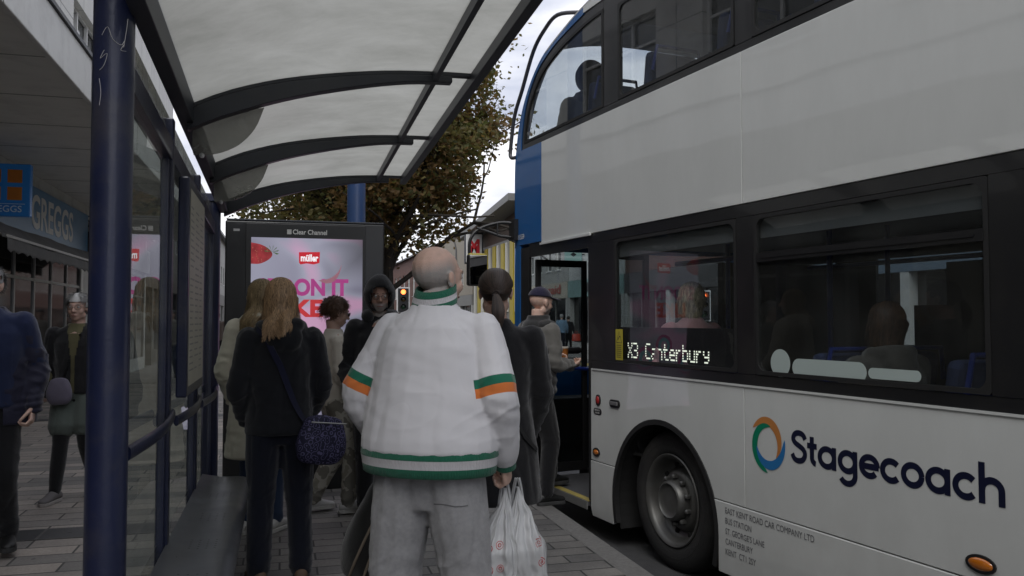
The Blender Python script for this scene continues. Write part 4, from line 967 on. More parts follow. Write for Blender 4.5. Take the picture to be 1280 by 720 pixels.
def seat(x, y, z):
    b = MB(); b.box(x-.21, x+.21, y-.2, y+.24, z+.36, z+.45); b.box(x-.19, x+.19, y-.05, y+.05, z, z+.36); o = BS(b, 'seat', MOQ, bevel=.03)
    b = MB(); b.box(x-.21, x+.21, 0, .08, 0, .68, T=Matrix.Translation((0, y-.22, z+.42)) @ Matrix.Rotation(R(8), 4, 'X')); BS(b, 'backrest', MOQ, parent=o, bevel=.035)
    b = MB(); b.tube([V((x-.2, y-.33, z+.95)), V((x-.17, y-.34, z+1.12)), V((x+.17, y-.34, z+1.12)), V((x+.2, y-.33, z+.95))], .014, 8); BS(b, 'grab_rail', M('rail_blue', (.012, .03, .19), .35), parent=o, smooth=True)
for y in (-2.35, -3.35, -4.15, -4.95, -5.8, -6.6): 
    for x in (.3, .74): 
        if y < -3: seat(x, y, .18)
    for x in (BW-.3, BW-.74):
        if y < -5: seat(x, y, .18)
for k in range(8):
    for x in (.31, .75, BW-.31, BW-.75): seat(x, -.95-.82*k, 2.22) if not (k == 0 and x > .5 and x < 1) else seat(x, -.95, 2.22)
RB = M('rail_blue')
b = MB(); b.box(.09, .5, -2.70, -2.62, .86, 1.38); BS(b, 'raised_backrest', MOQ, bevel=.03)
b = MB()
for x, y, z0, z1 in ((.78, -3.02, .15, 2.12), (.78, -4.42, .15, 2.12), (1.7, -3.75, .15, 2.12), (1.0, -1.75, .12, 2.12), (.78, -5.6, .15, 2.12), (1.72, -2.6, .15, 2.12), (1.72, -5.2, .15, 2.12)): b.tube([(x, y, z0), (x, y, z1)], .018, 10)
for x in (.5, 1.75): b.tube([(x, -1.8, 1.86), (x, -9, 1.86)], .017, 10)
b.tube([(.78, -4.42, 1.7), (.70, -4.5, 1.5), (.68, -4.55, 1.0), (.74, -4.46, .7)], .016, 8)
b.tube([(.08, -.34, 1.05), (1.0, -.38, .98)], .017, 8)
BS(b, 'grab_pole', RB, smooth=True)
# staircase behind the cab, luggage rack and notices
b = MB(); 
for k in range(7): b.box(1.75, BW-.08, -1.75-.26*k-.26, -1.75-.26*k, .15, .15+.28*(k+1))
BS(b, 'staircase', M('stair_grey', (.09, .09, .09), .6))
b = MB(); b.box(BW-.6, BW-.57, -4.9, -4.1, .9, 1.9); pn = BS(b, 'notice_panel', M('notice_pale', (.28, .27, .22), .5))
b = MB()
for k in range(4): b.box(BW-.603, BW-.6005, -4.75, -4.3, 1.15+.18*k, 1.2+.18*k)
BS(b, 'notice_lines', M('rail_blue'), parent=pn)
b = MB(); b.box(.9, 1.3, -10.4, -3, 2.10, 2.128); BS(b, 'ceiling_lining', INW)
# display under the first window
b = MB(); b.prism([(1.765, 1.165), (3.095, 1.165), (3.095, 1.40), (1.765, 1.40)], side(.06), .035); dp = BS(b, 'side_display', M('display_black', (.006, .006, .007), .4))
GL = {'X': ["10001", "10001", "01010", "00100", "01010", "10001", "10001"], '3': ["11110", "00001", "00001", "01110", "00001", "00001", "11110"],
 'C': ["01111", "10000", "10000", "10000", "10000", "10000", "01111"], 'a': ["00000", "00000", "01110", "00001", "01111", "10001", "01111"],
 'n': ["00000", "00000", "11110", "10001", "10001", "10001", "10001"], 't': ["01000", "01000", "11110", "01000", "01000", "01000", "00111"],
 'e': ["00000", "00000", "01110", "10001", "11111", "10000", "01111"], 'r': ["00000", "00000", "10110", "11000", "10000", "10000", "10000"],
 'b': ["10000", "10000", "11110", "10001", "10001", "10001", "11110"], 'u': ["00000", "00000", "10001", "10001", "10001", "10001", "01111"],
 'y': ["00000", "00000", "10001", "10001", "01111", "00001", "01110"]}
b = MB(); P1 = .0121; cell = 0.
for ch, c0 in [('X', 0), ('3', 1)]+[(c, 3.15+i) for i, c in enumerate('Canterbury')]:
    for r_, row in enumerate(GL[ch]):
        for c_, on in enumerate(row):
            if on == '1':
                L = 1.895+c0*P1*5.9+c_*P1; z = 1.283-r_*.0158
                b.prism([(L, z), (L+.0105, z), (L+.0105, z+.0095), (L, z+.0095)], side(.0249), .001)
BS(b, 'destination_text', M('led_white', (.95, .95, .78), .4, .05, emit=.95), parent=dp)
b = MB(); b.prism([(1.772, 1.168), (1.868, 1.168), (1.868, 1.385), (1.772, 1.385)], side(.0), .0015); stc = BS(b, 'yellow_sticker', M('sticker_yellow', (.42, .36, .035), .5))
b = MB(); ribbon(b, [(1.785, 1.29), (1.82, 1.37), (1.855, 1.29), (1.785, 1.29)], .006, side(-.0018))
for k in range(7): b.prism([(1.785, 1.27-.014*k), (1.785+.05+.02*rnd.random(), 1.27-.014*k), (1.85, 1.274-.014*k), (1.785, 1.274-.014*k)], side(-.0018), .0006)
ribbon(b, [(1.805, 1.31), (1.825, 1.335), (1.84, 1.33)], .008, side(-.0018)); BS(b, 'sticker_print', BLK, parent=stc)
# pale shapes on the second window
SG_ = M('window_sticker_pale', (.40, .47, .45), .5, .05)
b = MB(); b.prism(arc(3.455, 1.222, .074, 0, 360, 28)[:-1], side(.009), .0012)
def pill(b, L0, L1, z, h): b.prism(arc(L1-h/2, z, h/2, -90, 90, 10)+arc(L0+h/2, z, h/2, 90, 270, 10), side(.009), .0012)
pill(b, 3.545, 4.035, 1.205, .094); pill(b, 4.045, 4.335, 1.205, .05); BS(b, 'window_sticker', SG_)
# lettering
def SF(L, z, x=-.0016): return frame((x, -L, z), (0, -1, 0), (0, 0, 1))
LET = [('S', [spline([(.83, 1.13), (.72, 1.32), (.48, 1.40), (.23, 1.32), (.13, 1.10), (.24, .92), (.48, .80), (.72, .66), (.82, .44), (.70, .19), (.44, .10), (.2, .16), (.06, .38)], 6)], .95),
 ('t', [[(.27, 1.32), (.27, .4)]+arc(.27+.25, .36, .25, 180, 262, 8), [(0, .90), (.55, .90)]], .60)]
oo = arc(.5, .5, .39, 0, 360, 40)
LET += [('a', [oo, [(.89, 0), (.89, 1)]], 1.09), ('g', [oo, [(.89, 1), (.89, -.08)]+arc(.5, -.04, .39, -6, -150, 16)], 1.09),
 ('e', [arc(.5, .5, .39, 0, 318, 36), [(.14, .5), (.95, .5)]], 1.02), ('c', [arc(.5, .5, .39, 42, 318, 30)], .95), ('o', [oo], 1.05), ('a', [oo, [(.89, 0), (.89, 1)]], 1.09), ('c', [arc(.5, .5, .39, 42, 318, 30)], .98),
 ('h', [[(.12, 0), (.12, 1.5)], [(.12, .52)]+arc(.48, .53, .35, 178, 0, 16)+[(.83, 0)]], .95)]
b = MB(); tot = sum(x[2] for x in LET); kx = 1.18/tot; kz = .109; u = 0
for ch, strokes, adv in LET:
    for j, st_ in enumerate(strokes):
        # width measured in real metres: pre-scale the stroke
        ribbon(b, [((u+p[0])*kx, p[1]*kz) for p in st_], .0285, SF(3.54, .722, -.0016-.0003*j))
    u += adv
BS(b, 'operator_lettering', M('letter_navy', (.006, .008, .03), .35))
def swirl(a0, span, m, off):
    b = MB(); pts = [(.153*.83*math.cos(R(a0-span*i/40)), .153*.83*math.sin(R(a0-span*i/40))) for i in range(41)]
    Rr = .153
    vs = []
    T = SF(3.36, .785, -.0016-off)
    for i in range(41):
        t = i/40; a = R(a0-span*t); th = .058*math.sin(math.pi*min(1, t*1.0))**.6*(1-.35*t); Ro = Rr-.052*t**1.6; 
        vs.append(T @ V((Ro*math.cos(a)*.90, Ro*math.sin(a), 0))); vs.append(T @ V(((Ro-th)*math.cos(a)*.90, (Ro-th)*math.sin(a), 0)))
    b.add(vs, [(2*i, 2*i+1, 2*i+3, 2*i+2) for i in range(40)]); return BS(b, 'swirl_emblem', m)
swirl(150, 195, M('swirl_orange', (.48, .19, .05), .4), .0003); swirl(270, 195, M('swirl_green', (.0, .19, .10), .4), .0006); swirl(15, 185, M('swirl_blue', (.02, .16, .40), .4), .0009)
b = MB(); z = .345
for tx, wd in (('EAST KENT ROAD CAR COMPANY LTD', .70), ('BUS STATION', .225), ("ST. GEORGE'S LANE", .33), ('CANTERBURY', .235), ('KENT  CT1 2SY', .26)): put_text(b, tx, SF(3.0, z, -.006), wd, .034, -.004 if False else .0); z -= .058
BS(b, 'legal_lettering', M('letter_grey', (.10, .10, .11), .5))
b = MB(); put_text(b, '11559', SF(.06, 2.17), .13, .045, .01); BS(b, 'fleet_number', LETW)
# side fittings
def lens(L, z, w_, h_, m, name, bm=BLK):
    b = MB(); b.prism(arc(L, z, w_/2+.012, 0, 360, 20, h_/2+.012)[:-1], side(.0), .008); o = BS(b, name, bm, smooth=True, angle=30)
    b = MB(); b.ell((-.008, -L, z), (.012, w_/2, h_/2), 16, 8); BS(b, 'lens', m, parent=o, smooth=True)
AMB = bpy.data.materials.new('amber_lens'); n, l = nt(AMB); pb = n['Principled BSDF']; pb.inputs['Base Color'].default_value = (.45, .13, .01, 1); pb.inputs['Roughness'].default_value = .12; pb.inputs['Coat Weight'].default_value = 1
lens(1.49, .475, .075, .04, AMB, 'side_marker_light'); lens(4.61, .48, .11, .05, AMB, 'side_marker_light'); lens(7.0, .48, .11, .05, AMB, 'side_marker_light')
lens(1.52, .86, .045, .06, M('button_red', (.3, .02, .02), .3), 'emergency_button')
b = MB(); b.prism(arc(1.50-.03, .775, .024, 90, 270, 6)+arc(1.50+.04, .775, .024, -90, 90, 6), side(0), .002); lb = BS(b, 'button_label', BLK)
b = MB(); put_text(b, 'EMERGENCY', SF(1.466, .779, -.0026), .075, .012, .01); put_text(b, 'DOOR OPEN', SF(1.472, .76, -.0026), .062, .012, .01); BS(b, 'label_print', LETW, parent=lb)
b = MB(); b.prism(arc(1.715, .855, .028, 90, 270, 8)+arc(1.80, .855, .028, -90, 90, 8), side(0), .007); hn = BS(b, 'filler_flap', BLK, smooth=True, angle=30)
b = MB(); b.box(-.018, -.0072, -1.81, -1.71, .845, .87); BS(b, 'flap_handle', STEEL, parent=hn, bevel=.003)
# wheels
TYR = M('tyre_rubber', (.016, .016, .016), .85, .25, 14, bump=.4, bscale=90, dirt=.3); RIM = M('rim_silver', (.12, .12, .115), .42, .35, 9, metal=.55, dirt=.6)
LIN = M('arch_liner', (.008, .008, .008), .9)
def wheel(x, L, sgn, r=.455, w_=.27):
    T = Matrix.Translation((x, -L, .28)) @ Matrix.Rotation(R(-90*sgn), 4, 'Y')   # local z points out of the bus
    b = MB(); pr = [(.285, -w_), (.33, -w_), (.42, -w_+.01), (r-.008, -w_+.035), (r, -w_+.06), (r, -.06), (r-.008, -.035), (.425, -.008), (.38, .004), (.33, .0), (.30, -.012), (.283, -.03), (.285, -w_)]
    b.lathe(pr, 56, T=T); o = BS(b, 'wheel', TYR, smooth=True, angle=60)
    b = MB(); b.lathe([(.362, .0045), (.366, .0055), (.37, .0045)], 56, T=T); BS(b, 'sidewall_line', TYR, parent=o, smooth=True)
    b = MB(); b.lathe([(.286, -w_), (.284, -.03), (.295, -.012), (.300, -.006), (.294, -.0), (.280, -.006), (.268, -.03), (.255, -.07), (.235, -.10), (.215, -.105), (.19, -.075), (.172, -.05), (.16, -.048), (.135, -.05), (.13, -.03), (.125, .01), (.11, .02), (.10, .005), (.07, .0), (.001, .006)], 56, T=T); rm_ = BS(b, 'rim', RIM, parent=o, smooth=True, angle=50)
    b = MB()
    for k in range(10):
        a = 2*math.pi*k/10; b.lathe([(.0165, -.055), (.0165, -.022), (.009, -.012), (.001, -.012)], 6, T=T @ Matrix.Translation((.152*math.cos(a), .152*math.sin(a), 0)))
    BS(b, 'wheel_nut', RIM, parent=rm_)
    b = MB()
    for k in range(10):
        a = 2*math.pi*(k+.5)/10; b.ell((0, 0, 0), (.032, .022, .012), 12, 6, rot=None); m_ = T @ Matrix.Rotation(a, 4, 'Z') @ Matrix.Translation((.232, 0, -.101)); q = len(b.v)-(2+12*5)
        b.v[q:] = [tuple(m_ @ V(p)) for p in b.v[q:]]
    BS(b, 'hand_hole', LIN, parent=rm_, smooth=True)
for L in (AXF, AXR): wheel(.075, L, 1); wheel(BW-.075, L, -1)
b = MB()
for L in (AXF, AXR):
    for x, s in ((.031, 1), (BW-.031, -1)):
        ap = [(L-.598*math.cos(R(t)), .2+.598*math.sin(R(t))) for t in range(-22, 203, 8)]
        b.grid(lambda u, v: (x+s*.42*v, -ap[min(len(ap)-1, round(u*(len(ap)-1)))][0], ap[min(len(ap)-1, round(u*(len(ap)-1)))][1]), len(ap)-1, 1)
        b.box(*sorted((x+s*.42, x+s*.43)), -L-.62, -L+.62, -.05, .8)
BS(b, 'wheel_arch', LIN)
for L in (AXF, AXR):
    o_ = [(L-(ARR+.004)*math.cos(R(t)), .2+(ARR+.004)*math.sin(R(t))) for t in range(-18, 199, 6)]; i_ = [(L-(ARR-.03)*math.cos(R(t)), .2+(ARR-.03)*math.sin(R(t))) for t in range(-18, 199, 6)]
    for T in (side(.028), side(BW)): b = MB(); ring_quads(b, o_, i_, T, .036 if T[0][3] < 1 else .03); BS(b, 'arch_trim', RUB)
b = MB(); b.box(.06, BW-.06, -10.8, -2.95, -.02, .03); b.box(.55, BW-.5, -2.95, -1.6, -.02, .03); b.box(.08, BW-.06, -1.6, -.05, -.02, .03); BS(b, 'chassis', LIN)
# tree guard and mirror
b = MB(); b.tube(spline([(-.0, .0, 2.93), (-.02, .06, 2.94), (-.02, .07, 3.02), (-.02, -.02, 3.30), (-.02, -.19, 3.50), (-.02, -.43, 3.78), (-.02, -.66, 3.90), (-.01, -.88, 3.95), (.1, -1.05, 3.93)], 5), .017, 10); BS(b, 'branch_guard', M('guard_grey', (.09, .09, .10), .4, metal=.3), smooth=True)
b = MB(); b.box(-.04, .02, -.06, .06, 2.17, 2.36); b.tube(spline([(-.03, .02, 2.33), (-.15, .06, 2.33), (-.32, .10, 2.27), (-.40, .11, 2.17), (-.41, .10, 2.03)], 5), .015, 8); b.tube([(-.03, .02, 2.2), (-.13, .05, 2.21), (-.34, .1, 2.28)], .013, 8); b.tube([(-.16, .05, 2.21), (-.16, .05, 2.33)], .008, 6); ma = BS(b, 'mirror_arm', BLK, smooth=True)
b = MB(); b.box(-.43, -.26, .05, .12, 1.76, 2.05); mh = BS(b, 'mirror_housing', M('mirror_yellow', (.4, .33, .06), .5), parent=ma, bevel=.02)
b = MB(); b.box(-.436, -.254, .046, .126, 1.755, 2.04); BS(b, 'mirror_shell', BLK, parent=mh, bevel=.02)
b = MB(); b.box(-.428, -.262, .040, .0445, 1.765, 2.03); mm_ = M('mirror_glass', (.6, .6, .6), .03, metal=1.); BS(b, 'mirror_glass', mm_, parent=mh, bevel=.002)
# rear details
b = MB(); b.box(.4, BW-.4, -10.93, -10.905, 2.5, 3.4); BS(b, 'rear_window', DGL)
for x in (.15, BW-.3):
    b = MB(); b.box(x, x+.15, -10.94, -10.905, .9, 1.6); BS(b, 'tail_light', M('tail_red', (.3, .01, .01), .3), bevel=.01)
b = MB()
for k in range(12): b.box(.5, BW-.5, -10.94, -10.905, .5+.06*k, .53+.06*k)
BS(b, 'engine_grille', BLK)
# plain ceiling panel above the entrance
b = MB(); b.box(.3, 1.0, -1.1, -.5, 2.095, 2.127); BS(b, 'entrance_ceiling', M('bus_interior_ceiling'))
# ------------------------------------------------------------------ people
from mathutils.bvhtree import BVHTree
def SKIN(name, c):
    if name in _M: return _M[name]
    m = M(name, c, .5, .22, 24, bump=.3, bscale=300); n, l = nt(m); pb = n['Principled BSDF']
    pb.inputs['Subsurface Weight'].default_value = .12; pb.inputs['Subsurface Radius'].default_value = (.012, .005, .003)
    src = pb.inputs['Base Color'].links[0].from_socket
    at = n.new('ShaderNodeAttribute'); at.attribute_name = 'stubble'
    ns = n.new('ShaderNodeTexNoise'); ns.inputs['Scale'].default_value = 420; tc = n.new('ShaderNodeTexCoord'); l.new(tc.outputs['Object'], ns.inputs[0])
    mu = n.new('ShaderNodeMath'); mu.operation = 'MULTIPLY'; l.new(at.outputs['Fac'], mu.inputs[0]); l.new(ns.outputs[0], mu.inputs[1])
    m2 = n.new('ShaderNodeMath'); m2.operation = 'MULTIPLY'; m2.inputs[1].default_value = 1.8; m2.use_clamp = True; l.new(mu.outputs[0], m2.inputs[0])
    mx = n.new('ShaderNodeMix'); mx.data_type = 'RGBA'; mx.inputs[7].default_value = (.36, .355, .345, 1); l.new(m2.outputs[0], mx.inputs[0]); l.new(src, mx.inputs[6]); l.new(mx.outputs[2], pb.inputs['Base Color'])
    return m
def wrinkle(m, st=.2, sc_=6.5):
    n, l = nt(m); pb = n['Principled BSDF']; tc = n.new('ShaderNodeTexCoord'); mp = n.new('ShaderNodeMapping'); mp.inputs['Scale'].default_value = (1, 1, .55); mp.inputs['Rotation'].default_value = (0, R(20), 0)
    a = n.new('ShaderNodeTexNoise'); a.inputs['Scale'].default_value = sc_; a.inputs['Detail'].default_value = 1.2; a.inputs['Roughness'].default_value = .4; a.inputs['Distortion'].default_value = .8
    l.new(tc.outputs['Object'], mp.inputs[0]); l.new(mp.outputs[0], a.inputs[0])
    s1 = n.new('ShaderNodeMath'); s1.operation = 'SUBTRACT'; s1.inputs[1].default_value = .5; s2 = n.new('ShaderNodeMath'); s2.operation = 'ABSOLUTE'; l.new(a.outputs[0], s1.inputs[0]); l.new(s1.outputs[0], s2.inputs[0])
    s3 = n.new('ShaderNodeMath'); s3.operation = 'POWER'; s3.inputs[1].default_value = .6; l.new(s2.outputs[0], s3.inputs[0])
    bp = n.new('ShaderNodeBump'); bp.inputs['Strength'].default_value = st; bp.inputs['Distance'].default_value = .016; l.new(s3.outputs[0], bp.inputs['Height'])
    if pb.inputs['Normal'].links: l.new(pb.inputs['Normal'].links[0].from_socket, bp.inputs['Normal'])
    l.new(bp.outputs[0], pb.inputs['Normal']); return m
def CLOTH(name, c=None, var=.14, rough=.9, scale=5., weave=900., sheen=.3, bump=.25):
    if name in _M: return _M[name]
    return wrinkle(M(name, c, rough, var, scale, bump=bump, bscale=weave, sheen=sheen, spec=.25))
SK1, SK2 = SKIN('skin_fair', (.54, .35, .275)), SKIN('skin_ruddy', (.64, .43, .345))
def bvh_of(me): return BVHTree.FromPolygons([v.co.copy() for v in me.vertices], [tuple(p.vertices) for p in me.polygons])
def disp(me, fn):
    for v, nn in zip(me.vertices, [v.normal.copy() for v in me.vertices]): v.co += nn*fn(v.co)
    me.update()
def folds(p, s=1.): return noise.noise(V((p.x*9, p.y*9, p.z*2.6))*s)
def cfolds(p, s=1.): return noise.noise(V((p.x*3.5+4, p.y*3.5, p.z*19+p.x*6))*s)
def crease(p, ax=(7, 7, 3), pw=5): return (1-min(1, abs(noise.noise(V((p.x*ax[0], p.y*ax[1], p.z*ax[2])))*1.6)))**pw
def segd(p, a, b):
    d = b-a; t = max(0, min(1, (p-a).dot(d)/d.length_squared)); return (p-a-d*t).length, t
FACE = {}
class Fig:
    def __init__(s, label, loc, rz, H=1.75, fat=1., skin=SK1, hyaw=0, hpitch=0, arms=None, legs=None, lean=0., vox=.011, hands='', group='people waiting and walking at the bus stop', curl=1., seated=False, hscale=1., cat='person', hip_z=.93, htilt=0, name='person', hdrop=0., shz=0., shx=.185):
        s.o = empty(name, loc, R(rz), label, cat, group); k = s.k = H/1.75; s.fat = fat; s.skin = skin; s.vox = vox; s.lean = lean; s.hz = hip_z
        A = {'R': ((.27, .0, 1.13), (.27, .10, .89)), 'L': ((-.27, .0, 1.13), (-.27, .10, .89))}
        Lg = {'R': ((.10, .03, .49), (.10, .0, .08), 8), 'L': ((-.10, .03, .49), (-.10, .0, .08), -8)}
        A.update(arms or {}); Lg.update(legs or {})
        ln = lambda z: lean*max(0, z-hip_z)
        s.ln = ln; dz = hip_z-.93
        s.sh = {q: V((sg*(shx if q == 'L' or shx > .18 else .198)*fat**.5, ln(1.42), 1.42+dz+shz))*k for q, sg in (('R', 1), ('L', -1))}
        s.el = {q: V(A[q][0])*k for q in A}; s.wr = {q: V(A[q][1])*k for q in A}
        s.hip = {q: V((sg*.092, 0, hip_z-.02))*k for q, sg in (('R', 1), ('L', -1))}
        s.kn = {q: V(Lg[q][0])*k for q in Lg}; s.an = {q: V(Lg[q][1])*k for q in Lg}; s.toe = {q: Lg[q][2] for q in Lg}
        s.dz = dz
        s.hc = V((0, ln(1.63)+.015, 1.635+dz-hdrop))*k
        s.HM = Matrix.Translation(s.hc) @ Euler((R(hpitch), R(htilt), R(hyaw))).to_matrix().to_4x4() @ Matrix.Scale(k*hscale, 4)
        s.hands = hands; s.curl = curl; s.cover = 99
    def at(s, x, y, z): return V((x, y+s.ln(z), z+s.dz))*s.k
    def torso(s, secs, mb=None, n=22):
        mb = mb or MB()
        mb.loft([(s.at(0, yo, z), V((rx*s.k*s.fat, 0, 0)), V((0, ry*s.k*s.fat, 0))) for z, rx, ry, yo in secs], n); return mb
    def limb(s, mb, a, b_, c, rad, n=12, end=1., t0=0.):
        pts = spline([tuple(a), tuple(a.lerp(b_, .5)), tuple(b_)]+([tuple(b_.lerp(c, end*.5)), tuple(b_.lerp(c, end))] if end > .05 else []), 4); m = len(pts)-1
        rr = [rad[min(len(rad)-2, int(i/m*(len(rad)-1)))]*(1-(i/m*(len(rad)-1)-min(len(rad)-2, int(i/m*(len(rad)-1)))))+rad[min(len(rad)-2, int(i/m*(len(rad)-1)))+1]*((i/m*(len(rad)-1)-min(len(rad)-2, int(i/m*(len(rad)-1))))) for i in range(m+1)]
        mb.tube(pts, [r*s.k for r in rr], n, round_ends=True); return mb
    def head_mb(s, mb):
        T = s.HM; r3 = T.to_3x3()
        def E(c, r, m=10): mb.ell(T @ V(c), V(r)*1.0, 16, m, rot=r3)
        E((0, -.018, .032), (.076, .094, .084), 14); E((0, .018, .008), (.068, .074, .078), 12); E((0, .034, -.035), (.055, .052, .072), 12); E((0, .048, -.083), (.034, .032, .026))
        E((.038, .05, -.025), (.026, .03, .03)); E((-.038, .05, -.025), (.026, .03, .03)); E((0, .078, .032), (.048, .014, .012)); E((0, .072, -.052), (.022, .018, .012))
        mb.tube([T @ V(p) for p in ((0, .080, .022), (0, .096, -.004), (0, .108, -.024))], [.009*s.k, .0105*s.k, .0125*s.k], 10, round_ends=True)
        for sg in (1, -1):
            E((sg*.013, .093, -.027), (.009, .010, .008)); E((sg*.077, -.004, -.008), (.0075, .019, .030)); E((sg*.083, -.012, .004), (.006, .014, .02)); E((sg*.045, .0, -.06), (.022, .035, .032))
        E((0, .083, -.058), (.021, .0085, .0055)); E((0, .083, -.068), (.018, .0085, .006))
        a = T @ V((0, -.025, -.06)); b_ = s.at(0, -.012, 1.47)
        mb.tube([a, a.lerp(b_, .5), b_, s.at(0, 0, 1.40)], [.056*s.k, .054*s.k, .062*s.k, .10*s.k], 16, w=(1, 0, 0), flat=1.02)
    def body(s):
        k = s.k; mb = MB(); s.head_mb(mb)
        s.torso([(.84, .14, .085, 0), (.95, .150, .092, 0), (1.08, .125, .085, 0), (1.25, .145, .095, 0), (1.38, .145, .085, 0), (1.44, .10, .06, -.005)], mb)
        for q in 'RL':
            s.limb(mb, s.sh[q], s.el[q], s.wr[q], [.048, .045, .038, .035, .026]); s.limb(mb, s.hip[q], s.kn[q], s.an[q], [.085, .075, .052, .05, .038])
        me = remesh(mb, s.vox*.62, 3)
        hb = MB()
        for q in s.hands: s.hand(hb, q)
        if s.hands:
            hm = remesh(hb, .0034, 3, .5); bm = bmesh.new(); bm.from_mesh(me); bm.from_mesh(hm); bm.to_mesh(me); bm.free(); bpy.data.meshes.remove(hm)
        at = me.attributes.new('stubble', 'FLOAT', 'POINT'); s.me = me
        s.b = link('body', me, s.skin, s.o, smooth=True, angle=180); return s
    def stub(s, fn):
        inv = s.HM.inverted(); at = s.me.attributes['stubble']
        at.data.foreach_set('value', [fn(inv @ v.co) if (v.co-s.hc).length < .2 else 0. for v in s.me.vertices])
    def hand(s, mb, q):
        k = s.k; w_ = s.wr[q]; d = (w_-s.el[q]).normalized(); sg = 1 if q == 'R' else -1
        th = V((0, 1, 0)); th = (th-d*th.dot(d)); th = th.normalized() if th.length > .2 else V((0, 0, 1)); pn = d.cross(th)*(-sg); pn.normalize()   # palm faces the body
        if pn.x*sg > 0: pn = -pn
        mb.tube([w_-d*.03, w_, w_+d*.05*k, w_+d*.085*k], [.026*k, .027*k, .040*k, .039*k], 14, w=tuple(th), flat=.42, round_ends=True)
        for i, (off, ln_) in enumerate(((.029, .9), (.010, 1.), (-.0095, .93), (-.028, .75))):
            p = w_+d*.083*k+th*off*k; dd = d.copy(); pts = [p-d*.02]; r = [.0095*k]; ax = dd.cross(pn).normalized()
            for j, L in enumerate((.040, .027, .02)):
                pts.append(p.copy()) if j == 0 else None
                if j == 0: r.append(.0095*k)
                dd = Matrix.Rotation(R(-(38, 62, 40)[j]*s.curl), 3, -ax) @ dd; p = p+dd*L*ln_*k; pts.append(p.copy()); r.append((.0085, .008, .0068)[j]*k)
            mb.tube(pts, r, 9, round_ends=True)
        p = w_+d*.022*k+th*.026*k; q1 = p+(d*.6+th*.62+pn*.45).normalized()*.042*k; q2 = q1+(d*.85+th*.05+pn*.55).normalized()*.034*k; q3 = q2+(d*.7-th*.3+pn*.65).normalized()*.024*k
        mb.tube([p-d*.01, q1, q2, q3], [.014*k, .0115*k, .010*k, .0085*k], 9, round_ends=True)
    # clothes
    def top(s, mat, name='jacket', hem=.92, w=1., sl=(.075, .068, .060, .055, .045), end=1., extra=None, fold=.006, hood=False, secs=None, vox=None, split=None, collar=True):
        mb = MB(); sc_ = secs or [(hem, .185*w, .128*w, 0), (hem+.02, .188*w, .13*w, 0), (1.08, .178*w, .125*w, 0), (1.22, .192*w, .130*w, 0), (1.34, .196*w, .125*w, -.005), (1.42, .165*w, .105, -.01), (1.47, .105, .082, -.012), (1.505, .074, .07, -.008)]
        s.torso(sc_, mb)
        for q in 'RL': 
            s.limb(mb, s.sh[q]+V((0, 0, -.012)), s.el[q], s.wr[q], [x for x in sl], end=end)
            mb.ell(s.sh[q].lerp(s.at(0, 0, 1.44), .42)+V((0, 0, -.008*s.k)), V((.115, .078*w, .052))*s.k, 14, 9, rot=Matrix.Rotation(R(16 if q == 'R' else -16), 3, 'Y'))
        if hood:
            mb.tube([s.at(*p) for p in ((-.085, .06, 1.47), (-.115, -.02, 1.485), (-.075, -.095, 1.49), (0, -.12, 1.485), (.075, -.095, 1.49), (.115, -.02, 1.485), (.085, .06, 1.47))], [.03*s.k, .036*s.k, .044*s.k, .05*s.k, .044*s.k, .036*s.k, .03*s.k], 12, round_ends=True)
            mb.ell(s.at(0, -.125, 1.42), V((.105, .045, .09))*s.k, 14, 9)
        if extra: extra(mb)
        me = remesh(mb, (vox or s.vox), 4)
        if split: split(me)
        ew = [(s.el[q], s.wr[q]) for q in 'RL']; sh = [(s.sh[q], s.el[q]) for q in 'RL']
        sd_ = rnd.uniform(0, 30)
        def f(p):
            a = folds(p+V((sd_, 0, 0)))*fold; de = min((p-e[0]).length for e in ew); c = max(0, 1-de/.17)
            a += cfolds(p+V((sd_, 1, 0)), 1.25)*fold*(.45+1.3*c)
            dw = min((p-e[1]).length for e in ew); a += max(0, 1-dw/.13)*.9*fold*math.sin(p.z*150+p.x*20+sd_)
            a += noise.noise(V((p.x*24, p.y*24, p.z*16))+V((sd_, 0, 0)))*fold*.25
            q_ = p+V((sd_, 2, 5)); a -= crease(q_, (8, 8, 3.2), 6)*fold*.75; a += crease(V((q_.x+q_.z*.6, q_.y, q_.z-q_.x*.5)), (4, 4, 11), 7)*fold*(.35+1.5*c)
            return a*max(0, min(1, (p.z/s.k-s.dz-sc_[0][0])/.08))
        disp(me, f); s.tme = me
        return link(name, me, mat, s.o, smooth=True, angle=180)
    def trousers(s, mat, name='trousers', rad=(.108, .098, .078, .068, .062), end=.97, w=1., fold=.006, z1=1.0, vox=None, crotch=.80, short=1.):
        mb = MB(); s.torso([(crotch+s.hz-.93, .12*w, .09*w, 0), (.90, .165*w, .115*w, 0), (z1, .162*w, .112*w, 0)], mb) if s.hz == .93 else mb.ell(s.at(0, .0, .93), V((.17, .13, .11))*s.k*s.fat)
        for q in 'RL': s.limb(mb, s.hip[q]+V((0, 0, -.02)), s.hip[q].lerp(s.kn[q], short), s.an[q], [x*w for x in rad], end=end)
        me = remesh(mb, vox or s.vox, 4); sd_ = rnd.uniform(0, 30)
        def f(p):
            dk = min((p-s.kn[q]).length for q in 'RL'); da = min((p-s.an[q]).length for q in 'RL')
            q_ = p+V((sd_, 7, 1)); return -crease(q_, (9, 9, 2.6), 6)*fold*.7+crease(V((q_.x, q_.y, q_.z-q_.x*.8)), (4, 4, 12), 7)*fold*(.2+1.2*max(0, 1-dk/.16)+1.3*max(0, 1-da/.2))+folds(p+V((sd_, 0, 0)), .8)*fold*.7+.6*cfolds(p+V((sd_, 0, 0)), 1.1)*fold*(.3+max(0, 1-dk/.16)+1.6*max(0, 1-da/.2))
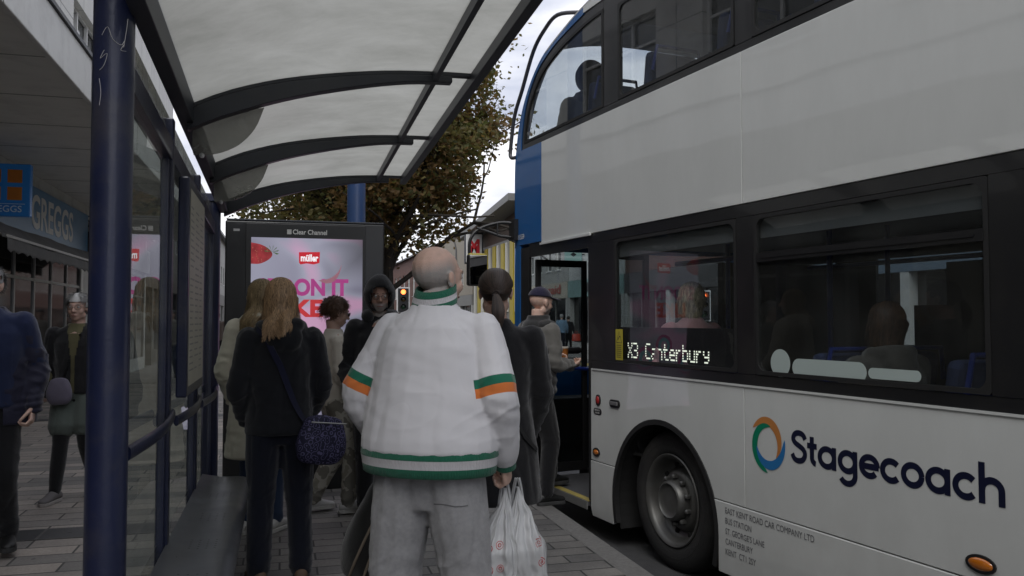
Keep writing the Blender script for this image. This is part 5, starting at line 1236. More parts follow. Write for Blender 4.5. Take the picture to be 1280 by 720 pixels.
        disp(me, f); return link(name, me, mat, s.o, smooth=True, angle=180)
    def shoes(s, mat, sole=None, name='shoe', sc_=1.):
        sole = sole or M('shoe_sole', (.05, .05, .05), .8)
        for q in 'RL':
            a = s.an[q]; T = Matrix.Translation((a.x, a.y, a.z-.08*s.k)) @ Matrix.Rotation(R(-s.toe[q]), 4, 'Z') @ Matrix.Scale(s.k*sc_, 4)
            mb = MB()
            mb.loft([(T @ V((0, y, z)), T.to_3x3() @ V((rx, 0, 0)), T.to_3x3() @ V((0, 0, rz))) for y, z, rx, rz in ((-.078, .045, .018, .02), (-.07, .05, .032, .034), (-.04, .055, .037, .042), (0, .062, .038, .05), (.05, .055, .04, .042), (.10, .042, .045, .03), (.145, .036, .044, .023), (.175, .033, .033, .018), (.188, .03, .014, .01))], 16)
            mb.loft([(T @ V((0, 0, .06)), T.to_3x3() @ V((.036, 0, 0)), T.to_3x3() @ V((0, .042, 0))), (T @ V((0, -.005, .10)), T.to_3x3() @ V((.034, 0, 0)), T.to_3x3() @ V((0, .04, 0)))], 14)
            o = mb.build(name, mat, parent=s.o, smooth=True, angle=70)
            out = [(0, -.086), (.024, -.078), (.037, -.045), (.035, .0), (.038, .05), (.048, .10), (.046, .145), (.030, .18), (0, .198)]; out = out+[(-x, y) for x, y in out[-2:0:-1]]
            mb = MB(); mb.prism(out, T, .028); mb.build('sole', sole, parent=o, bevel=.004)
    def cap_shell(s, mat, cond, scale=1.05, name='hair', rough=.004, extra=None):
        mb = MB(); T = s.HM; r3 = T.to_3x3()
        mb.ell(V((0, -.018, .034)), (.080*scale, .099*scale, .089*scale), 40, 26)
        if extra: extra(mb)
        for i, v in enumerate(mb.v):
            v = V(v); mb.v[i] = tuple(v*(1+rough*10*noise.noise(v*26)))
        keep = []; km = []
        for f, mi in zip(mb.f, mb.mi):
            c = sum((V(mb.v[i]) for i in f), V())/len(f)
            if cond(c): keep.append(f); km.append(mi)
        mb.f = keep; mb.mi = km; mb.v = [tuple(T @ V(p)) for p in mb.v]
        return mb
    def strands(s, mb, n, path, width=.005, seed=1, nseg=7, roots=None):
        r = random.Random(seed); T = s.HM
        for i in range(n):
            pts = path(r)
            if not pts: continue
            pts = [T @ V(p) for p in pts]; w_ = width*s.k*r.uniform(.6, 1.2); k0 = len(mb.v)
            for j, p in enumerate(pts):
                d = (pts[min(j+1, len(pts)-1)]-pts[max(j-1, 0)]).normalized(); out = (p-s.hc); out.z *= .3; sd_ = d.cross(out)
                sd_ = sd_.normalized() if sd_.length > 1e-6 else V((1, 0, 0)); ww = w_*(1-.75*(j/(len(pts)-1))**2)
                mb.v += [tuple(p-sd_*ww/2), tuple(p+sd_*ww/2)]
            for j in range(len(pts)-1): mb.f.append((k0+2*j, k0+2*j+1, k0+2*j+3, k0+2*j+2)); mb.mi.append(0)
        return mb
    def hair(s, style, mat, seed=1, length=.3, n=1800, name='hair', part=0., shell=1.05, wild=.35):
        rx, ry, rz, cy, cz = .083, .102, .092, -.018, .034
        hairline = lambda c: not (c.y > .035 and c.z < .055+.0*c.y) and not (c.z < -.04-.0*c.y) and not (abs(c.x) > .05 and c.z < .01 and c.y > .0)
        if style == 'short': mb = s.cap_shell(mat, hairline, shell, rough=.010)
        elif style == 'pony': mb = s.cap_shell(mat, hairline, 1.02, rough=.001)
        else: mb = s.cap_shell(mat, lambda c: not (c.y > .03 and c.z < .06) and c.z > -.085, 1.05, rough=.003)
        def sph(az, el, q=1.): return V((rx*q*math.sin(az)*math.cos(el), cy-ry*q*math.cos(az)*math.cos(el), cz+rz*q*math.sin(el)))   # az 0 = back
        cl = [noise.noise(V((i*.37, seed, 0))) for i in range(400)]
        def path(r):
            az = r.gauss(0, 1.0) if style != 'short' else r.uniform(-2.6, 2.6)
            if abs(az) > (2.35 if style != 'short' else 2.6): return None
            el = math.asin(min(.999, r.random()**.8)); q = 1.03+.07*r.random(); c = cl[int((az+3)*28) % 400]
            if style == 'short':
                if abs(az) > 1.7 and el < .55: return None
                el = el if abs(az) > 1.5 else r.uniform(-.75, 1.5)
                d = V((math.sin(az+r.gauss(0, .5)), -math.cos(az+r.gauss(0, .5)), -.9+r.gauss(0, .5))); p = sph(az, el, shell-.03)
                out = (p-V((0, cy, cz))).normalized(); pts = [p]
                L = length*r.uniform(.5, 1.1)
                for j in range(1, 5): pts.append(p+(d*.8+out*(.75-.22*j)+V((noise.noise(p*60+V((j, 0, 0))), noise.noise(p*60+V((0, j, 3))), 0))*wild)*L*j/4)
                return pts
            if style == 'pony':
                el0 = r.uniform(-.45, 1.35); az = r.uniform(-2.2, 2.2)
                if abs(az) > 1.4 and el0 < .2: return None
                qf = r.random()**4; tie = V((0, -.128, -.012)); p0 = sph(az, el0, 1.035); pts = []
                for j in range(8):
                    t = j/7; a2 = az*(1-t)**.9; e2 = el0*(1-t)+(-.42)*t; pts.append(sph(a2, e2, 1.03+(.012+.05*qf)*math.sin(math.pi*t)+.01*noise.noise(V((az*5, el0*5, t*3)))))
                pts[-1] = tie+V((r.gauss(0, .006), 0, r.gauss(0, .006))); return pts
            pts = []; endz = -length*r.uniform(.62, 1.08)*(1+.22*c-.25*max(0, min(1, math.sin(az))))
            fl = 1+.10*c+.03*r.random()
            for j in range(5): e2 = el*(1-j/4)-.05*j/4; pts.append(sph(az, e2, q))
            b0 = pts[-1]; m = 7
            for j in range(1, m+1):
                t = j/m; z = b0.z+(endz-b0.z)*t
                bulge = 1+.06*math.sin(min(1, t*2)*math.pi)
                x = b0.x*(fl*bulge if t < .6 else fl*bulge)+.012*noise.noise(V((az*4, t*3, seed))); y = b0.y*(1.+.02*t)+(.018*math.sin(math.pi*min(1, -z/.16)) if z < 0 else 0)-(.03*max(0, t-.4) if length > .2 else -.025*t**2)
                x *= 1-.16*max(0, t-.55)*(1 if length < .2 else .7)
                if length > .2: y -= .062*min(1, max(0, (-z-.05)/.12))*max(.25, math.cos(az)); x *= 1+.35*max(0, t-.4)*(1+.9*c); x += .012*math.sin(t*7+az*5)*t; y += .008*math.sin(t*9+az*7)*t
                pts.append(V((x+r.gauss(0, .0015), y+r.gauss(0, .0015), z)))
            return pts
        s.strands(mb, n, path, seed=seed, width=.005 if style != 'short' else .0055)
        if style == 'pony':
            T = s.HM; r = random.Random(seed+5)
            for i in range(420):
                a = r.uniform(0, 6.28); rr = r.random()**.5; x0 = .013*rr*math.cos(a); y0 = .013*rr*math.sin(a); q = r.uniform(.85, 1.05); w0 = s.k*.004; pts = []
                for j in range(9):
                    t = j/8; sp = 1+1.4*math.sin(math.pi*min(1, t*1.1)); pts.append(T @ V((x0*sp+.012*math.sin(t*3), -.135-.035*math.sin(t*2.6)+y0*sp+.02*t, -.012-length*t*q)))
                k0 = len(mb.v)
                for j, p in enumerate(pts): mb.v += [tuple(p-V((w0/2, 0, 0))), tuple(p+V((w0/2, 0, 0)))]
                for j in range(8): mb.f.append((k0+2*j, k0+2*j+1, k0+2*j+3, k0+2*j+2)); mb.mi.append(0)
        o = mb.build(name, mat, parent=s.o, smooth=True, angle=180)
        return o
    def eyes(s, glasses=None, brow=(.12, .1, .08), dark=False):
        T = s.HM; mb = MB()
        for sg in (1, -1): mb.ell(T @ V((sg*.031, .074, .012)), .0125*s.k, 12, 8)
        e = mb.build('eyes', M('eye_white', (.5, .48, .46), .2), parent=s.o, smooth=True); mb = MB()
        for sg in (1, -1): mb.ell(T @ V((sg*.031, .0835, .012)), .0052*s.k, 10, 6)
        mb.build('iris', M('iris_brown', (.02, .015, .01), .1), parent=e, smooth=True); mb = MB()
        for sg in (1, -1): mb.tube([T @ V((sg*.014, .088, .033)), T @ V((sg*.032, .086, .038)), T @ V((sg*.05, .072, .032))], [.0025*s.k]*3, 6, w=(0, 0, 1), round_ends=True)
        mb.build('eyebrow', M('brow%d' % int(brow[0]*100), brow, .9), parent=s.o); mb = MB()
        mb.tube([T @ V((-.022, .086, -.062)), T @ V((0, .0925, -.0615)), T @ V((.022, .086, -.062))], [.002*s.k, .004*s.k, .002*s.k], 8, round_ends=True)
        mb.build('lips', M('lips', (.25, .09, .08), .45), parent=s.o, smooth=True)
        if glasses:
            mb = MB()
            for sg in (1, -1):
                c = V((sg*.033, .097, .008)); mb.tube([T @ (c+V((.025*math.cos(a), -.012*abs(math.cos(a))*(1 if math.cos(a)*sg > 0 else 0), .019*math.sin(a)))) for a in [2*math.pi*i/18 for i in range(19)]], [.0016*s.k]*19, 5)
                mb.tube([T @ V((sg*.058, .088, .014)), T @ V((sg*.078, .05, .012)), T @ V((sg*.082, -.005, .004))], [.0018*s.k]*3, 5)
            mb.tube([T @ V((-.009, .099, .012)), T @ V((.009, .099, .012))], [.0015*s.k]*2, 5)
            g = mb.build('glasses', glasses, parent=s.o); mb = MB()
            for sg in (1, -1): mb.lathe([(.0235, 0), (.001, .001)], 18, T=T @ Matrix.Translation((sg*.033, .0965, .008)) @ Matrix.Rotation(R(-90), 4, 'X') @ Matrix.Diagonal((1, .78, 1, 1)))
            mb.build('lens', M('sun_lens', (.008, .008, .008), .08) if dark else GLASS('specs_lens', (.9, .9, .9)), parent=g)
    def hug(s, pts, off=.006, me=None):
        bv = bvh_of(me or s.tme); out = []
        for p in pts:
            p = V(p)*s.k; ax = V((0, s.ln(p.z/s.k)*s.k, p.z)); d = (p-ax); d.z = 0; d.normalize(); h = bv.ray_cast(ax+d*1.0, -d)
            out.append((h[0]+d*off) if h[0] is not None else p)
        return out
def strap_mesh(pts, w_, up=None):
    mb = MB(); n = len(pts); L = []
    for i, p in enumerate(pts):
        d = (pts[min(i+1, n-1)]-pts[max(i-1, 0)]).normalized(); o = V((p.x, p.y, 0)).normalized(); sd_ = d.cross(o).normalized(); L.append((p-sd_*w_/2, p+sd_*w_/2, o))
    mb.v = [tuple(q) for a, b_, o in L for q in (a, b_, b_+o*.003, a+o*.003)]
    for i in range(n-1):
        for j in range(4): mb.f.append((4*i+j, 4*i+(j+1) % 4, 4*i+4+(j+1) % 4, 4*i+4+j)); mb.mi.append(0)
    return mb
def ring(s, mb, secs, mats_rows, n=36):
    """cloth ring: secs (centre, a, b), one material row between successive sections"""
    k = len(mb.v)
    for c, a, b_ in secs:
        for i in range(n): t = 2*math.pi*i/n; mb.v.append(tuple(c+a*math.cos(t)+b_*math.sin(t)))
    for j in range(len(secs)-1):
        for i in range(n): mb.f.append((k+j*n+i, k+j*n+(i+1) % n, k+(j+1)*n+(i+1) % n, k+(j+1)*n+i)); mb.mi.append(mats_rows[j])
def HB(nm, c=None, r=.5):
    if nm in _M: return _M[nm]
    m = M(nm, c, r, .5, 3, stretch=(40, 40, 4), spec=.5); n, l = nt(m); pb = n['Principled BSDF']; src = pb.inputs['Base Color'].links[0].from_socket
    g = n.new('ShaderNodeNewGeometry'); mr = n.new('ShaderNodeMapRange'); mr.inputs[3].default_value = .5; mr.inputs[4].default_value = 1.7; l.new(g.outputs['Random Per Island'], mr.inputs[0])
    vs = n.new('ShaderNodeVectorMath'); vs.operation = 'SCALE'; l.new(src, vs.inputs[0]); l.new(mr.outputs[0], vs.inputs['Scale']); l.new(vs.outputs[0], pb.inputs['Base Color']); return m

# --- the man in the white track jacket
JW = bpy.data.materials.new('track_jacket_white'); n, l = nt(JW); pb = n['Principled BSDF']; pb.inputs['Roughness'].default_value = .85; pb.inputs['Sheen Weight'].default_value = .2
def fattr(nm):
    q = n.new('ShaderNodeAttribute'); q.attribute_name = nm; return q.outputs['Fac']
def mth(op, a, b_=None, c=None):
    q = n.new('ShaderNodeMath'); q.operation = op
    for i, x in enumerate((a, b_, c)):
        if x is None: continue
        if isinstance(x, (int, float)): q.inputs[i].default_value = x
        else: l.new(x, q.inputs[i])
    return q.outputs[0]
U, D = fattr('arm_u'), fattr('arm_d')
def rng(a, c): return mth('MULTIPLY', mth('MULTIPLY', mth('GREATER_THAN', U, a), mth('LESS_THAN', U, c)), mth('LESS_THAN', D, .095))
tc = n.new('ShaderNodeTexCoord'); a1 = n.new('ShaderNodeTexNoise'); a1.inputs['Scale'].default_value = 4; a1.inputs['Detail'].default_value = 6; l.new(tc.outputs['Object'], a1.inputs[0])
r1 = n.new('ShaderNodeValToRGB'); r1.color_ramp.elements[0].color = (.58, .575, .60, 1); r1.color_ramp.elements[1].color = (.68, .675, .70, 1); l.new(a1.outputs[0], r1.inputs[0])
m1 = n.new('ShaderNodeMix'); m1.data_type = 'RGBA'; l.new(rng(.215, .249), m1.inputs[0]); l.new(r1.outputs[0], m1.inputs[6]); m1.inputs[7].default_value = (.004, .13, .075, 1)
m2 = n.new('ShaderNodeMix'); m2.data_type = 'RGBA'; l.new(rng(.249, .284), m2.inputs[0]); l.new(m1.outputs[2], m2.inputs[6]); m2.inputs[7].default_value = (.62, .17, .035, 1)
l.new(m2.outputs[2], pb.inputs['Base Color'])
a2 = n.new('ShaderNodeTexNoise'); a2.inputs['Scale'].default_value = 700; l.new(tc.outputs['Object'], a2.inputs[0]); bp = n.new('ShaderNodeBump'); bp.inputs['Strength'].default_value = .25; bp.inputs['Distance'].default_value = .002; l.new(a2.outputs[0], bp.inputs['Height']); l.new(bp.outputs[0], pb.inputs['Normal'])
KG, KW = M('rib_green', (.004, .11, .062), .85, .1, 5, bump=.5, bscale=30, stretch=(8, 8, .2), sheen=.2), M('rib_white', (.52, .51, .53), .85, .08, 5, bump=.5, bscale=30, stretch=(8, 8, .2), sheen=.2)
wrinkle(JW, .2, 6)
man = Fig('balding man in white track jacket with green and orange stripes, seen from behind', (.545, 3.19, 0), -32, 1.775, 1.02, SK2, hscale=1.06, hyaw=-28, lean=.11, hdrop=.045, shz=-.008, shx=.176, hpitch=-3,
    arms={'R': ((.272, -.0, 1.15), (.262, .12, .895)), 'L': ((-.296, .02, 1.14), (-.225, .17, .885))}, legs={'R': ((.135, .03, .49), (.145, -.01, .08), 12), 'L': ((-.135, .0, .49), (-.15, -.02, .08), -10)}, vox=.0072, hands='RL', curl=1.25)
man.body()
def stb(p):
    side_ = max(0, min(1, (.085-p.z+.35*p.y)/.05)); back = max(0, min(1, (.03-p.y)/.04)); low = max(0, min(1, (p.z+.075)/.03)); ear = 1 if abs(p.x) < .0835 or p.z > .03 or p.z < -.05 else 0
    return side_*back*low*ear
man.stub(stb)
def msplit(me):
    u = me.attributes.new('arm_u', 'FLOAT', 'POINT'); d_ = me.attributes.new('arm_d', 'FLOAT', 'POINT'); U_, D_ = [], []
    for v in me.vertices:
        q = 'R' if v.co.x > 0 else 'L'; a, b_ = man.sh[q], man.el[q]; ax = (b_-a).normalized(); t = (v.co-a).dot(ax); U_.append(t); D_.append((v.co-a-ax*t).length)
    u.data.foreach_set('value', U_); d_.data.foreach_set('value', D_)
jsec = [(.925, .245, .158, 0), (.95, .266, .178, 0), (.99, .266, .178, -.002), (1.10, .250, .166, -.006), (1.22, .226, .152, -.012), (1.33, .210, .138, -.016), (1.40, .182, .118, -.018), (1.45, .120, .094, -.016), (1.495, .082, .078, -.010), (1.52, .070, .072, -.006)]
man.top(JW, 'track_jacket', sl=(.062, .074, .074, .072, .056), secs=jsec, fold=.0036, end=.90, split=msplit)
k = man.k; f_ = man.fat*k
mb = MB(); S = lambda z, rx, ry, yo=0: (man.at(0, yo, z), V((rx*f_, 0, 0)), V((0, ry*f_, 0)))
ring(man, mb, [S(.955, .250, .162), S(.955, .262, .174), S(.932, .264, .176), S(.928, .263, .175), S(.900, .258, .171), S(.896, .258, .171), S(.868, .254, .167), S(.862, .246, .161), S(.90, .240, .154)], [0, 0, 0, 1, 1, 0, 0, 0], 64)
mb.build('hem_band', [KG, KW], parent=man.o, smooth=True, angle=60)
for sg in ():
    bvj = bvh_of(man.tme); pts = []
    for i in range(22):
        t = i/21; z = 1.49-.26*t; x = sg*(.085+.14*t**.8); h_ = bvj.ray_cast(V((x*k, -1, z*k)), V((0, 1, 0)))
        if h_[0]: pts.append(h_[0]+V((0, .0008, 0)))
    mb = MB(); mb.tube(pts, .0018, 6); mb.build('sleeve_seam', M('seam_shade', (.36, .355, .37), .9), parent=man.o)
mb = MB(); C = lambda z, rx, ry, yo: (man.at(0, yo, z), V((rx*k, 0, 0)), V((0, ry*k, .028*k)))
ring(man, mb, [C(1.492, .088, .086, -.014), C(1.512, .0865, .085, -.013), C(1.5122, .0862, .085, -.013), C(1.533, .083, .083, -.010), C(1.5332, .083, .083, -.010), C(1.558, .079, .080, -.006), C(1.562, .074, .075, -.004), C(1.53, .068, .068, -.004)], [0, 0, 1, 1, 0, 0, 0], 48)
mb.build('collar', [KG, KW], parent=man.o, smooth=True, angle=60)
for q in 'RL':
    d = (man.wr[q]-man.el[q]).normalized(); a = d.orthogonal().normalized(); b_ = d.cross(a); mb = MB(); W = man.wr[q]
    cs = [(-.045, .047), (-.03, .046), (-.012, .043), (-.011, .043), (.0, .042), (.001, .042), (.028, .040), (.03, .034), (.0, .030)]
    ring(man, mb, [(W+d*t*k, a*r_*k, b_*r_*k) for t, r_ in cs], [1, 1, 1, 1, 1, 0, 0, 0], 28); mb.build('cuff', [KG, KW], parent=man.o, smooth=True, angle=60)
GJ = wrinkle(M('grey_marl', (.31, .31, .32), .9, .22, 60, bump=.35, bscale=600, sheen=.25, spec=.2), .16, 6)
man.trousers(GJ, 'jogging_bottoms', rad=(.122, .115, .100, .090, .075), w=1.0, fold=.008, vox=.009, crotch=.73)
bt = bvh_of(bpy.data.objects['jogging_bottoms'].data)
mb = MB(); pts = []
for i in range(13):
    x = .06+.125*i/12; h = bt.ray_cast(V((x, -1, .775+.004*math.sin(i*.5))), V((0, 1, 0)))
    if h[0]: pts.append(h[0]+V((0, -.0005, 0)))
if len(pts) > 2: mb.tube(pts, .0022, 6); mb.build('pocket_seam', M('seam_dark_grey', (.13, .13, .135), .9), parent=man.o)
man.shoes(M('worn_trainer', (.2, .2, .2), .8)); man.eyes(brow=(.3, .28, .26))

# --- woman with ponytail and black coat
BC = CLOTH('black_wool', (.010, .010, .012), rough=.95)
pw = Fig('woman with a dark low ponytail in a long black coat beside the man in white', (1.0, 3.95, 0), -8, 1.69, .95, hyaw=-6, hpitch=-2, vox=.010,
    arms={'R': ((.235, .02, 1.13), (.20, .16, .92)), 'L': ((-.235, .02, 1.13), (-.2, .16, .92))}, hands='')
pw.body()
pw.top(BC, 'coat', secs=[(.60, .245, .175, 0), (.63, .245, .175, 0), (.85, .225, .158, 0), (1.08, .185, .13, 0), (1.22, .195, .132, 0), (1.34, .196, .125, -.005), (1.42, .165, .105, -.01), (1.47, .105, .085, -.012), (1.51, .076, .075, -.008)], fold=.006)
pw.trousers(CLOTH('black_trouser', (.009, .009, .011)), rad=(.09, .08, .062, .055, .05)); pw.shoes(M('black_boot', (.012, .012, .012), .5))
pw.hair('pony', HB('brunette', (.042, .026, .018)), 4, .20, 2600)
mb = MB(); mb.lathe([(.016, -.01), (.019, 0), (.016, .01)], 16, T=pw.HM @ Matrix.Translation((0, -.134, -.016)) @ Matrix.Rotation(R(50), 4, 'X')); mb.build('hair_tie', BLK, parent=pw.o, smooth=True)
st = strap_mesh([pw.o.matrix_basis @ V((0, 0, 0))+p for p in [V((0, 0, 0))]] + [], .03) if False else None

# --- woman in dark hooded jacket
DJ = CLOTH('charcoal_fleece', (.013, .014, .018)); NT = CLOTH('navy_trouser', (.008, .010, .020))
dw = Fig('woman with long fair hair in a dark hooded jacket with a strap across her back', (-.005, 4.86, 0), 8, 1.67, .96, hyaw=-14, hpitch=-4, vox=.010,
    arms={'R': ((.238, -.01, 1.12), (.18, .12, .93)), 'L': ((-.238, -.01, 1.12), (-.18, .12, .93))}, legs={'R': ((.115, .02, .49), (.125, -.02, .08), 10), 'L': ((-.10, .03, .49), (-.11, .02, .08), -8)}, hands='')
dw.body(); dw.top(DJ, 'hooded_jacket', hem=.86, w=1.06, hood=True, fold=.007, secs=[(.86, .205, .14, 0), (.89, .208, .143, 0), (1.05, .192, .135, 0), (1.22, .200, .135, 0), (1.34, .202, .13, -.005), (1.42, .17, .108, -.01), (1.47, .11, .088, -.012), (1.505, .08, .075, -.008)])
dw.trousers(NT, rad=(.10, .095, .078, .072, .068)); dw.shoes(M('tan_shoe', (.14, .09, .06), .6)); dw.hair('long', HB('fair_hair', (.36, .23, .125)), 9, .22, 4600)
mb = MB(); mb.tube([dw.at(*p) for p in ((-.07, -.03, 1.505), (-.05, -.09, 1.515), (0, -.108, 1.515), (.05, -.09, 1.515), (.07, -.03, 1.505))], .022*dw.k, 10, round_ends=True); mb.build('hood_lining', CLOTH('pale_blue_cotton', (.16, .20, .32)), parent=dw.o, smooth=True)

# --- cream coat
CC = CLOTH('cream_parka', (.62, .58, .48), var=.1)
cw = Fig('woman with blonde hair in a long cream hooded coat and blue jeans, facing the screen', (-.13, 6.06, 0), -10, 1.72, 1.0, hyaw=-20, vox=.012,
    arms={'R': ((.24, .05, 1.13), (.17, .22, 1.0)), 'L': ((-.25, .0, 1.13), (-.22, .12, .9))}, legs={'R': ((.09, .04, .49), (.10, .02, .08), 20), 'L': ((-.09, .03, .49), (-.10, -.02, .08), 10)})
cw.body(); cw.top(CC, 'hooded_coat', hood=True, fold=.008, secs=[(.52, .25, .18, 0), (.55, .25, .18, 0), (.80, .225, .16, 0), (1.05, .20, .145, 0), (1.22, .205, .14, 0), (1.34, .202, .13, -.005), (1.42, .17, .108, -.01), (1.47, .11, .09, -.012), (1.51, .08, .08, -.008)], sl=(.08, .075, .068, .062, .052))
cw.trousers(CLOTH('blue_jeans', (.03, .05, .10)), rad=(.09, .08, .065, .058, .05)); cw.shoes(M('white_trainer', (.50, .49, .47), .7), M('white_sole', (.5, .49, .46), .7)); cw.hair('long', HB('blonde_hair', (.30, .22, .12)), 5, .24, 1700)

# --- woman in t-shirt, facing right
CAMO = bpy.data.materials.new('camouflage_cotton'); n, l = nt(CAMO); pb = n['Principled BSDF']; pb.inputs['Roughness'].default_value = .9; tc = n.new('ShaderNodeTexCoord'); a1 = n.new('ShaderNodeTexNoise'); a1.inputs['Scale'].default_value = 9; a1.inputs['Detail'].default_value = 2; l.new(tc.outputs['Object'], a1.inputs[0])
r1 = n.new('ShaderNodeValToRGB'); r1.color_ramp.interpolation = 'CONSTANT'; e = r1.color_ramp.elements; e[0].color = (.19, .18, .15, 1); e[1].position = .46; e[1].color = (.42, .40, .34, 1); q = e.new(.56); q.color = (.29, .275, .22, 1); l.new(a1.outputs[0], r1.inputs[0]); l.new(r1.outputs[0], pb.inputs['Base Color'])
tw = Fig('woman with short auburn hair in beige t-shirt and camouflage trousers, facing the road', (.39, 6.52, 0), -82, 1.61, .97, hyaw=6, hpitch=-14, vox=.010,
    arms={'R': ((.19, .02, 1.12), (.16, .20, .95)), 'L': ((-.19, .06, 1.12), (-.1, .25, 1.0))}, legs={'R': ((.08, .14, .50), (.10, .10, .09), 5), 'L': ((-.08, .04, .50), (-.09, -.16, .10), -5)}, hands='R', curl=.7)
tw.body(); tw.top(CLOTH('beige_jersey', (.64, .60, .52), var=.06), 'tshirt', hem=.88, w=.94, end=.0, sl=(.066, .066, .072, .07, .07), fold=.006, vox=.009); tw.trousers(CAMO, rad=(.10, .095, .085, .075, .06), fold=.01); tw.shoes(M('white_trainer'), M('white_sole')); tw.hair('short', HB('auburn_hair', (.075, .036, .018)), 3, .055, 3200, shell=1.08, wild=.45); tw.eyes(M('tortoise_frame', (.02, .012, .008), .3), (.05, .03, .02), dark=True)

# --- hooded man facing the camera
HK = CLOTH('hoodie_black', (.012, .012, .014))
hm_ = Fig('man with glasses in a raised dark hood, looking over beside the screen', (.70, 6.30, 0), 168, 1.73, .92, SKIN('skin_pale', (.42, .25, .19)), hyaw=10, hpitch=-4, vox=.012,
    arms={'R': ((.26, .02, 1.12), (.19, .16, .95)), 'L': ((-.26, .02, 1.12), (-.2, .16, .93))})
hm_.body(); hm_.top(HK, 'hooded_sweatshirt', hem=.86, w=1.1, fold=.008)
mb = MB(); mb.ell((0, -.012, .022), (.112, .128, .125), 36, 26)
keep = [f for f in mb.f if not (lambda c: c.y > .045 and (c.x/.074)**2+((c.z+.02)/.105)**2 < 1)(sum((V(mb.v[i]) for i in f), V())/len(f))]
mb.f = keep; mb.mi = [0]*len(keep); mb.v = [tuple(hm_.HM @ (V(p)*(1+.05*noise.noise(V(p)*16))+V((0, -.012 if p[2] > .08 else 0, .012*max(0, p[2]/.12)**3)))) for p in mb.v]
mb.tube([hm_.at(*p) for p in ((-.08, .05, 1.49), (-.1, -.03, 1.50), (0, -.11, 1.50), (.1, -.03, 1.50), (.08, .05, 1.49))], .04*hm_.k, 10, round_ends=True)
o = mb.build('hood', HK, parent=hm_.o, smooth=True, angle=180); md = o.modifiers.new('s', 'SOLIDIFY'); md.thickness = .008; md.offset = 1
hm_.trousers(CLOTH('black_trouser', (.009, .009, .011))); hm_.shoes(M('black_boot')); hm_.eyes(M('dark_frame', (.02, .02, .02), .3), (.05, .04, .03))
hm_.stub(lambda p: .8*max(0, min(1, (-.03-p.z)/.02))*max(0, min(1, (p.y-.0)/.03)))

# --- man in cap boarding the bus
gk = CLOTH('grey_hoodie', (.13, .125, .115)); vest = CLOTH('black_gilet', (.018, .018, .018), rough=.6)
cm = Fig('man in a navy cap and black gilet stepping up into the bus doorway', (1.93, 6.42, 0), -72, 1.70, 1.08, SK2, hyaw=2, hpitch=-6, lean=.10, vox=.011,
    arms={'R': ((.235, .06, 1.14), (.15, .27, 1.12)), 'L': ((-.235, .10, 1.14), (-.13, .30, 1.18))}, legs={'R': ((.10, .10, .52), (.10, .06, .08), 5), 'L': ((-.09, .22, .62), (-.09, .24, .19), -4)}, hands='RL')
cm.body(); cm.top(gk, 'grey_sweatshirt', hem=.86, w=1.06, fold=.008, sl=(.07, .068, .062, .058, .05)); 
def no_arms(f, mat, name, secs):
    mb = MB(); f.torso(secs, mb)
    for q in 'RL': mb.ell(f.sh[q].lerp(f.at(0, 0, 1.44), .38), V((.085, .088, .075))*f.k, 14, 9)
    me = remesh(mb, .010, 4); disp(me, lambda p: .010*math.cos(p.z*2*math.pi/.075)*.5+folds(p)*.005); return link(name, me, mat, f.o, smooth=True, angle=180)
no_arms(cm, vest, 'gilet', [(.90, .215, .155, 0), (1.08, .205, .15, 0), (1.25, .212, .152, 0), (1.38, .195, .14, -.005), (1.46, .12, .10, -.01), (1.53, .085, .085, -.005)])
cm.trousers(CLOTH('black_trouser')); cm.shoes(M('black_boot')); cm.eyes(); cm.stub(lambda p: .7*max(0, min(1, (-.035-p.z)/.02))*max(0, min(1, (p.y+.01)/.03)))
def cap(f, mat):
    mb = f.cap_shell(mat, lambda c: c.z > .050, 1.09, rough=0.)
    T = f.HM
    mb.grid(lambda u, v: T @ V((.074*math.sin((u-.5)*2.6)*(1-.10*v), .060+.03*math.cos((u-.5)*2.6)+.10*v*math.cos((u-.5)*1.8), .056-.008*v-.05*(u-.5)**2)), 14, 6)
    mb.ell(T @ V((0, -.018, .134)), .007, 8, 6)
    o = mb.build('cap', mat, parent=f.o, smooth=True, angle=60); md = o.modifiers.new('s', 'SOLIDIFY'); md.thickness = .004; return o
cap(cm, CLOTH('navy_cap', (.015, .013, .035)))
cu = empty('paper_cup', (0, 0, 0), 0, 'small orange takeaway cup held by the man in the cap', 'cup'); hp = cm.o.matrix_basis @ (cm.wr['L']+(cm.wr['L']-cm.el['L']).normalized()*.095*cm.k); 
cu.location = hp+V((.0, 0, -.045)); mb = MB(); mb.lathe([(.001, 0), (.028, 0), (.036, .10), (.037, .102), (.034, .10)], 20); mb.build('cup', M('cup_orange', (.40, .14, .03), .5), parent=cu, smooth=True); mb = MB(); mb.lathe([(.038, .098), (.038, .108), (.03, .112), (.001, .112)], 20); mb.build('lid', M('cup_lid', (.5, .45, .38), .4), parent=cu, smooth=True)

# --- man in navy jacket, cut by the frame edge
nj = CLOTH('navy_shell', (.011, .011, .030), rough=.6)
nm = Fig('grey haired man in open navy jacket and blue jumper at the picture edge', (-1.74, 5.80, 0), 188, 1.78, 1.12, SK2, hyaw=8, vox=.012,
    arms={'R': ((.26, .0, 1.13), (.26, .10, .89)), 'L': ((-.275, -.02, 1.13), (-.26, .06, .90))}, legs={'R': ((.10, .16, .50), (.10, .20, .09), 5), 'L': ((-.11, .06, .50), (-.12, -.12, .12), -8)}, hands='L')
nm.body(); nm.top(CLOTH('blue_jumper', (.011, .018, .055)), 'jumper', hem=.90, w=1.02, fold=.005)
mb = MB()
def jk(mb):
    pass
def slit2(me):
    bm = bmesh.new(); bm.from_mesh(me)
    dl = [f for f in bm.faces if f.calc_center_median().y > .0 and abs(f.calc_center_median().x) < .115]
    bmesh.ops.delete(bm, geom=dl, context='FACES'); bm.to_mesh(me); bm.free()
